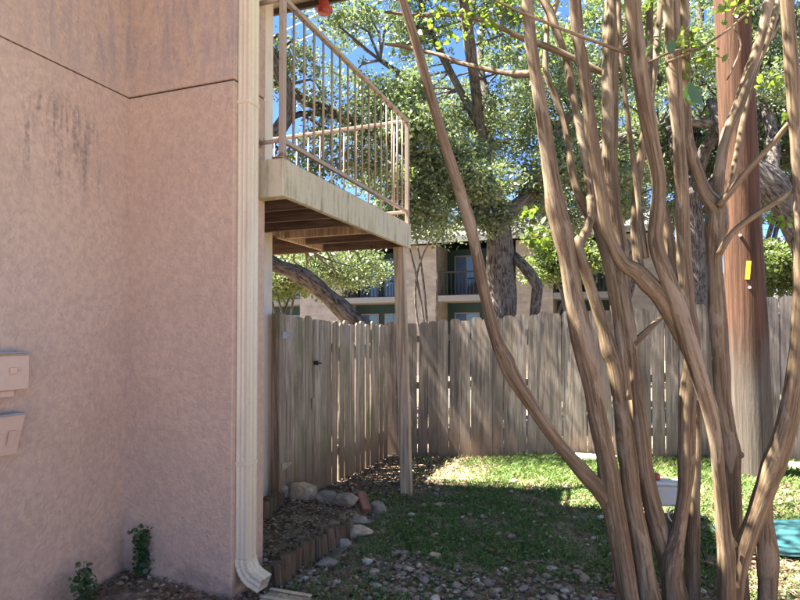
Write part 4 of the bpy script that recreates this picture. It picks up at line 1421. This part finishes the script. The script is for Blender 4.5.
c = at(722, 300, 40)
hs = empty('grey_roofed_house', (c.x, c.y, 0))
tag(hs, 'distant house with plain grey roof seen left of the utility pole', 'house')
MB().box(-4, 4, 0, 6, -0.2, 3.6).build('wall', M['farbrick'], hs)
MB().raw([(-4.5, -0.6, 3.4), (4.5, -0.6, 3.4), (4.5, 6.6, 3.4), (-4.5, 6.6, 3.4), (-3.5, 3, 5.2), (3.5, 3, 5.2)], [(0, 1, 5, 4), (1, 2, 5), (2, 3, 4, 5), (3, 0, 4), (3, 2, 1, 0)]).build('roof', M['farroof'], hs)
wd = MB().box(-1, 0.6, -0.05, -0.002, 1.2, 2.4).build('window', M['farwhite'], hs)
MB().box(-0.9, 0.5, -0.07, -0.052, 1.3, 2.3).build('pane', M['glass'], wd)

# ------------------------------------------------------------------ planting bed edging and rocks
def logm(r, h, sd):
    rq = random.Random(sd)
    vs, fs = tube_data([(0, 0, -0.1), (0, 0, h * 0.5), (rq.uniform(-.006, .006), rq.uniform(-.006, .006), h)], [r, r * 1.02, r * 0.95], 10, True, 0.12, 0.03, sd)
    me = mesh('stake', vs, fs)
    me.materials.append(M['log'])
    return me


lv = [logm(0.043, h, i) for i, h in enumerate((0.2, 0.185, 0.17, 0.21))]
ed = empty('log_edging', (-2.14, 3.5, 0))
tag(ed, 'row of dark wooden log stakes edging the leaf covered bed by the downspout', 'garden edging', 'log edging')
rr = random.Random(5)
for i in range(12):
    y = 3.42 + i * 0.09
    o = link('stake', rr.choice(lv), None, ed)
    xx = -2.13 + rr.uniform(-0.012, 0.012) - 0.02 * math.sin(i * 0.5)
    o.location = (xx + 2.14, y - 3.5, gz(xx, y) - 0.02 - 0.004 * i)
    o.rotation_euler = (rr.uniform(-.07, .07), rr.uniform(-.07, .07), rr.uniform(0, 6))
ed2 = empty('log_edging', (-2.82, 4.3, 0))
tag(ed2, 'short piece of brown log edging at the back of the bed under the balcony', 'garden edging', 'log edging')
for i in range(5):
    o = link('stake', rr.choice(lv), None, ed2)
    o.location = (-0.018 * i, 0.088 * i, 0.06)
    o.rotation_euler = (rr.uniform(-.05, .05), rr.uniform(-.05, .05), rr.uniform(0, 6))


def rock_mesh(sx, sy, sz, sd, n=3):
    import bmesh
    bm = bmesh.new()
    bmesh.ops.create_icosphere(bm, subdivisions=n, radius=1)
    rq = random.Random(sd)
    pl = [Vector((rq.gauss(0, 1), rq.gauss(0, 1), rq.gauss(0, 1))).normalized() for _ in range(9)]
    for v in bm.verts:
        p = v.co.copy()
        for q in pl:
            k = p.dot(q)
            if k > 0.62: p -= q * (k - 0.62) * 0.92
        p *= 1 + 0.16 * mnoise.noise(p * 1.6 + Vector((sd * 3.1, 0, 0))) + 0.09 * mnoise.noise(p * 5 + Vector((sd, 0, 0)))
        v.co = Vector((p.x * sx, p.y * sy, p.z * sz))
    me = bpy.data.meshes.new('rock')
    bm.to_mesh(me)
    bm.free()
    return me


rocks = [  # photo x, y of the foot, half width px, half height px, material, label
    (303, 509, 15, 16, 'rock_w', 'largest pale tan limestone rock at the foot of the gate'),
    (326, 513, 16, 8, 'rock', 'low pale limestone rock right of the large tan rock'),
    (281, 510, 12, 11, 'rock', 'mossy dark rock left of the large tan rock'),
    (347, 519, 14, 9, 'rock', 'grey limestone rock left of the fallen brick'),
    (378, 513, 9, 8, 'rock', 'rounded grey rock right of the fallen brick'),
    (361, 525, 10, 6, 'rock', 'squat grey rock just below the fallen brick'),
    (360, 535, 15, 7, 'rock_w', 'yellowish long rock at the corner of the bed'),
    (345, 545, 7, 6, 'rock', 'small grey rock at the end of the log edging'),
    (326, 563, 12, 5, 'rock', 'flat pale stone in the grass beside the log edging'),
    (439, 504, 8, 3, 'rock', 'small flat grey stone in the shaded grass near the post'),
    (605, 600, 12, 4, 'brick', 'flat reddish stone beside the foot of the crape myrtle'),
    (435, 558, 8, 4, 'rock_w', 'flat tan stone in the middle of the gravel'),
    (612, 558, 7, 3, 'rock', 'flat pale stone at the edge of the shade near the trunks'),
]
for i, (x, y, hw, hh, mt, lb) in enumerate(rocks):
    p = on_ground(x, y)
    z0 = gz2(p.x, p.y)
    d = (p.x * -_sy + p.y * _cy)
    sx = hw * d / FPX
    sz = hh * d / FPX
    me = rock_mesh(sx, sx * 0.8, sz, i + 1)
    o = link('rock', me, M[mt])
    o.location = (p.x, p.y, z0 + sz * 0.6)
    o.rotation_euler = (0, 0, YAW + random.uniform(-0.3, 0.3))
    tag(o, lb, 'rock', 'rocks round the yard')
p = on_ground(363, 517)
o = MB().box(-0.045, 0.045, -0.1, 0.1, -0.03, 0.03, 0.004).build('fallen_brick', M['brick'])
o.location = (p.x, p.y, gz2(p.x, p.y) + 0.085)
o.rotation_euler = (R(38), R(10), R(52))
tag(o, 'reddish brick leaning between the grey rocks under the balcony', 'brick')

# ------------------------------------------------------------------ things in the yard
# pale box with red knob
p = on_ground(667, 521)
bx_ = empty('utility_box', (p.x, p.y, gz2(p.x, p.y)), YAW + R(-12))
tag(bx_, 'pale grey plastic box on legs with a red knob behind the crape myrtle', 'box')
MB().box(-0.12, 0.14, -0.07, 0.07, 0.15, 0.315, 0.012).build('case', M['palegrey'], bx_)
MB().box(-0.135, 0.155, -0.085, 0.085, 0.3155, 0.345, 0.01).build('lid', M['palegrey'], bx_)
for sx in (-0.07, 0.1):
    MB().box(sx - 0.025, sx + 0.025, -0.05, 0.05, -0.03, 0.1495, 0.006).build('leg', M['palegrey'], bx_)
link('knob', mesh('knob', *lathe([(0, 0.346), (0.034, 0.346), (0.038, 0.36), (0.036, 0.385), (0.024, 0.4), (0, 0.402)]), True), M['red'], bx_).location = (-0.085, 0, 0)
pts = [(0.04 + 0.05 * math.cos(a), -0.085, 0.1 + 0.07 * math.sin(a)) for a in np.linspace(R(100), R(-230), 14)]
MB().tube(pts, 0.007, 8).build('cord', M['palegrey'], bx_, True)

# teal mat
c4 = [on_ground(712, 533), on_ground(742, 560), on_ground(835, 566), on_ground(830, 526)]
NXX, NYY = 22, 12
vs, fs = [], []
cen = sum(c4, Vector()) / 4
for lay in (0, 1):
    for j in range(NYY + 1):
        for i in range(NXX + 1):
            s_, t_ = i / NXX, j / NYY
            q = (c4[0] * (1 - s_) + c4[3] * s_) * (1 - t_) + (c4[1] * (1 - s_) + c4[2] * s_) * t_
            w = 0.02 * mnoise.noise(Vector((q.x * 3, q.y * 3, 0))) + 0.012 * mnoise.noise(Vector((q.x * 8, q.y * 8, 4)))
            vs.append(Vector((q.x, q.y, gz2(q.x, q.y) + 0.03 + (0.025 if lay else 0.0) + abs(w))) - cen)
k0 = (NXX + 1) * (NYY + 1)
for j in range(NYY):
    for i in range(NXX):
        a = j * (NXX + 1) + i
        fs.append((a, a + 1, a + NXX + 2, a + NXX + 1))
        fs.append((a + NXX + 1 + k0, a + NXX + 2 + k0, a + 1 + k0, a + k0))
edge = [i for i in range(NXX + 1)] + [j * (NXX + 1) + NXX for j in range(1, NYY + 1)] + [NYY * (NXX + 1) + i for i in range(NXX - 1, -1, -1)] + [j * (NXX + 1) for j in range(NYY - 1, 0, -1)]
for a, c in zip(edge, edge[1:] + edge[:1]):
    fs.append((a, c, c + k0, a + k0))
o = link('teal_mat', mesh('teal_mat', vs, fs, True), M['teal'], None, cen)
tag(o, 'wrinkled teal vinyl mat lying on the leafy ground behind the right stems', 'mat')

# white board at the fence foot, white cloth right
a, c = on_ground(573, 461), on_ground(616, 463)
o = MB().box(-(c - a).length / 2, (c - a).length / 2, -0.1, 0.1, -0.03, 0.035, 0.008).build('concrete_slab', M['white'])
o.location = ((a.x + c.x) / 2, (a.y + c.y) / 2 - 0.02, gz2(a.x, a.y) + 0.055)
o.rotation_euler = (0, R(-2), math.atan2(c.y - a.y, c.x - a.x))
tag(o, 'white slab lying along the foot of the back fence, left of the stems', 'slab')
p = on_ground(798, 468)
o = link('white_bag', rock_mesh(0.17, 0.12, 0.055, 77), M['white'])
o.location = (p.x, p.y, gz2(p.x, p.y) + 0.035)
tag(o, 'crumpled white sack on the ground at the right edge near the fence', 'sack')
# black hose stub
p = on_ground(706, 570)
o = MB().tube([Vector((0, 0, -0.02)), Vector((0.0, 0, 0.06)), Vector((-0.02, 0.03, 0.13)), Vector((-0.04, 0.05, 0.19))], 0.007, 8).build('hose_end', M['black'], None, True, (p.x, p.y, gz2(p.x, p.y)))
tag(o, 'short black hose end sticking up between the crape myrtle stems', 'hose')


def sapling(px_, py_, h, nst, lb, sp, nl):
    p = on_ground(px_, py_)
    z0 = gz2(p.x, p.y)
    base = Vector((p.x, p.y, z0))
    t = empty('sapling', base)
    tag(t, lb, 'plant', 'seedlings at the wall foot')
    pts = []
    for k in range(nst):
        tip = Vector((random.uniform(-1, 1) * sp, random.uniform(-1, 1) * sp * 0.6 - 0.02, h * random.uniform(0.7, 1.0)))
        P, r_ = spline([Vector((0, 0, -0.02)), tip * 0.5 + Vector((random.uniform(-.02, .02), random.uniform(-.02, .02), 0.02)), tip], [0.004, 0.003, 0.0012], 0.02)
        MB().tube(P, r_, 6).build('stem', M['sapling'], t, True)
        for q in P[3:]:
            for _ in range(nl):
                pts.append(np.array(q) + rng.normal(size=3) * np.array([0.022, 0.022, 0.012]))
    link('foliage', poly_mesh('foliage', leaves(np.array(pts), 0.034, 0.75, 1.2, six=True), 6), M['sapling'], t)


sapling(141, 587, 0.33, 5, 'taller green seedling growing in the stucco wall corner', 0.05, 4)
sapling(84, 612, 0.28, 5, 'short spreading green seedling against the long left wall', 0.1, 3)

# ------------------------------------------------------------------ ground cover
def scatter(n, x0, x1, y0, y1, dens, sd):
    r = np.random.default_rng(sd)
    out = []
    while len(out) < n:
        xs_ = r.uniform(x0, x1, 4000)
        ys_ = r.uniform(y0, y1, 4000)
        pk = r.uniform(0, 1, 4000)
        for x, y, k in zip(xs_, ys_, pk):
            if k < dens(x, y):
                out.append((x, y))
                if len(out) >= n: break
    return out


def blocked(x, y):
    if x < XW + 0.03: return True
    if x < XF + 0.02 and YF0 - 0.02 < y < YF1 + 0.02: return True
    if y > YBF - 0.03: return True
    if x < XLF + 0.04 and y > 4.9: return True
    return False


def sm(a, b, x):
    t = min(max((x - a) / (b - a), 0), 1)
    return t * t * (3 - 2 * t)


def gravel_k(x, y):
    """gravel band near the camera side of the lawn"""
    n = mnoise.noise(Vector((x * 1.1, y * 1.1, 3))) * 0.35
    return max(sm(4.5, 3.9, y + n), 0.0)


def grass_d(x, y):
    if blocked(x, y): return 0
    if x < -2.05 and y < 5.3: return 0
    n = mnoise.noise(Vector((x * 1.7, y * 1.7, 5))) * 0.5 + 0.5
    n2 = mnoise.noise(Vector((x * 5, y * 5, 8))) * 0.5 + 0.5
    g = 1 - 0.62 * gravel_k(x, y)
    # leaf litter under the balcony end and along both fences
    lit = max(sm(-1.15, -2.0, x + 0.25 * (n - .5)) * sm(5.0, 5.9, y), sm(7.15, 7.5, y) * sm(-0.8, -1.8, x))
    g *= 1 - 0.93 * lit
    right = sm(0.5, 1.0, x) * sm(5.3, 4.6, y)
    g *= 1 - 0.6 * right
    return g * (0.25 + 0.75 * sm(0.3, 0.6, n)) * (0.35 + 0.65 * sm(0.35, 0.6, n2))


pts = scatter(70000, -2.6, 3.4, 3.2, 7.7, grass_d, 3)
n = len(pts)
B = np.array([(x, y, gz2(x, y) - 0.006) for x, y in pts])
az = rng.uniform(0, 2 * math.pi, n)
hgt = rng.uniform(0.02, 0.065, n) * (0.75 + 0.6 * np.array([sm(6.0, 7.0, y) for x, y in pts]))
lean = rng.uniform(0.3, 1.3, n) * hgt
wdt = rng.uniform(0.003, 0.0075, n)
dxy = np.stack([np.cos(az), np.sin(az)], 1)
sd_ = np.stack([-np.sin(az), np.cos(az)], 1)
V = np.empty((n, 4, 3))
V[:, 0] = B; V[:, 0, :2] -= sd_ * wdt[:, None]
V[:, 1] = B; V[:, 1, :2] += sd_ * wdt[:, None]
V[:, 2] = B; V[:, 2, :2] += dxy * (lean * 0.55)[:, None] + sd_ * (wdt * 0.8)[:, None]; V[:, 2, 2] += hgt * 0.75
V[:, 3] = B; V[:, 3, :2] += dxy * lean[:, None]; V[:, 3, 2] += hgt
o = link('ground_cover', None or poly_mesh('ground_cover', leaves(np.array([(x, y, gz2(x, y) + 0.012 + random.uniform(0, 0.025)) for x, y in scatter(22000, -2.6, 3.4, 3.2, 7.7, grass_d, 33)]), 0.02, 0.75, 2.2, six=True), 6), M['grass'])
tag(o, 'low leafy weeds spread through the grass of the yard', 'ground cover', kind='stuff')
o = link('grass', quads_mesh('grass', V.reshape(-1, 3)), M['grass'])
tag(o, 'short green grass and weeds covering the yard', 'grass', kind='stuff')


def litter_d(x, y):
    if blocked(x, y): return 0
    n = mnoise.noise(Vector((x * 1.9, y * 1.9, 15))) * 0.5 + 0.5
    k = 0.07 + 0.2 * n * n + 0.25 * gravel_k(x, y)
    k = max(k, 0.95 * sm(-1.5, -2.2, x) * sm(4.9, 5.6, y))
    k = max(k, 0.8 * sm(7.1, 7.5, y))
    if x < -2.1 and y < 5.3: k = 0.75
    k = max(k, 0.85 * sm(0.5, 1.0, x) * sm(5.4, 4.8, y))
    return k


pts = scatter(30000, -3.2, 3.6, 2.6, 7.7, litter_d, 8)
C = np.array([(x, y, gz2(x, y) + 0.008) for x, y in pts])
C[:, 2] += rng.uniform(0, 0.016, len(C))
d = rng.normal(size=(len(C), 3)); d[:, 2] *= 0.25
d /= np.linalg.norm(d, axis=1)[:, None]
nn = rng.normal(size=(len(C), 3)) * 0.45; nn[:, 2] += 1
nn -= d * np.sum(nn * d, axis=1)[:, None]
nn /= np.linalg.norm(nn, axis=1)[:, None]
s_ = np.cross(d, nn)
L = rng.uniform(0.018, 0.05, len(C))[:, None]
Wd = L * rng.uniform(0.4, 0.7, (len(C), 1))
V = np.empty((len(C), 4, 3))
V[:, 0] = C - d * L * .5; V[:, 2] = C + d * L * .5
V[:, 1] = C + s_ * Wd * .5 + nn * L * 0.14; V[:, 3] = C - s_ * Wd * .5 + nn * L * 0.14
o = link('leaf_litter', quads_mesh('leaf_litter', V.reshape(-1, 3)), M['litter'])
tag(o, 'dry brown leaf litter scattered over the yard', 'leaf litter', kind='stuff')


tw = MB()
for x, y in scatter(170, -3.0, 3.0, 2.9, 7.5, litter_d, 51):
    a, l = random.uniform(0, 6.28), random.uniform(0.06, 0.22)
    z = gz2(x, y) + 0.016
    dx_, dy_ = math.cos(a) * l, math.sin(a) * l
    tw.tube([(x, y, z), (x + dx_ * 0.5 + random.uniform(-.012, .012), y + dy_ * 0.5, z + 0.006), (x + dx_, y + dy_, gz2(x + dx_, y + dy_) + 0.012)], [0.0035, 0.003, 0.0015], 5)
o = tw.build('fallen_twigs', M['oak'], None, True)
tag(o, 'thin dry fallen twigs lying among the leaves and grass', 'twigs', kind='stuff')


def gravel_d(x, y):
    if blocked(x, y): return 0
    if x < -2.05 and y < 5.2: return 0.03
    k = 0.9 * gravel_k(x, y) * (0.25 + 0.75 * sm(-1.9, -1.2, x)) * (0.4 + 0.6 * sm(-0.25, 0.15, mnoise.noise(Vector((x * 2.3, y * 2.3, 30)))))
    return max(k, 0.03)


pts = scatter(2300, -2.6, 2.6, 3.0, 7.4, gravel_d, 12)
import bmesh
bm0 = bmesh.new()
bmesh.ops.create_icosphere(bm0, subdivisions=1, radius=1)
tv = np.array([v.co[:] for v in bm0.verts])
bm0.faces.ensure_lookup_table()
tf = np.array([[v.index for v in f.verts] for f in bm0.faces])
bm0.free()
vs, fs = [], []
for i, (x, y) in enumerate(pts):
    r = min(0.012 + rng.exponential(0.009), 0.042)
    sc = r * np.array([rng.uniform(0.8, 1.5), rng.uniform(0.7, 1.1), rng.uniform(0.45, 0.75)])
    a = rng.uniform(0, 6.28)
    v = tv * (1 + rng.uniform(-0.16, 0.16, (len(tv), 1))) * sc
    ca, sa = math.cos(a), math.sin(a)
    v = np.stack([v[:, 0] * ca - v[:, 1] * sa, v[:, 0] * sa + v[:, 1] * ca, v[:, 2]], 1) + np.array([x, y, gz2(x, y) + 0.006 + sc[2] * 0.35])
    vs.append(v)
    fs.append(tf + i * len(tv))
V = np.concatenate(vs); F = np.concatenate(fs)
me = bpy.data.meshes.new('gravel')
me.from_pydata(V.tolist(), [], F.tolist())
smooth(me)
o = link('gravel', me, M['pebble'])
tag(o, 'rounded river gravel strewn along the shaded edge of the lawn', 'gravel', kind='stuff')
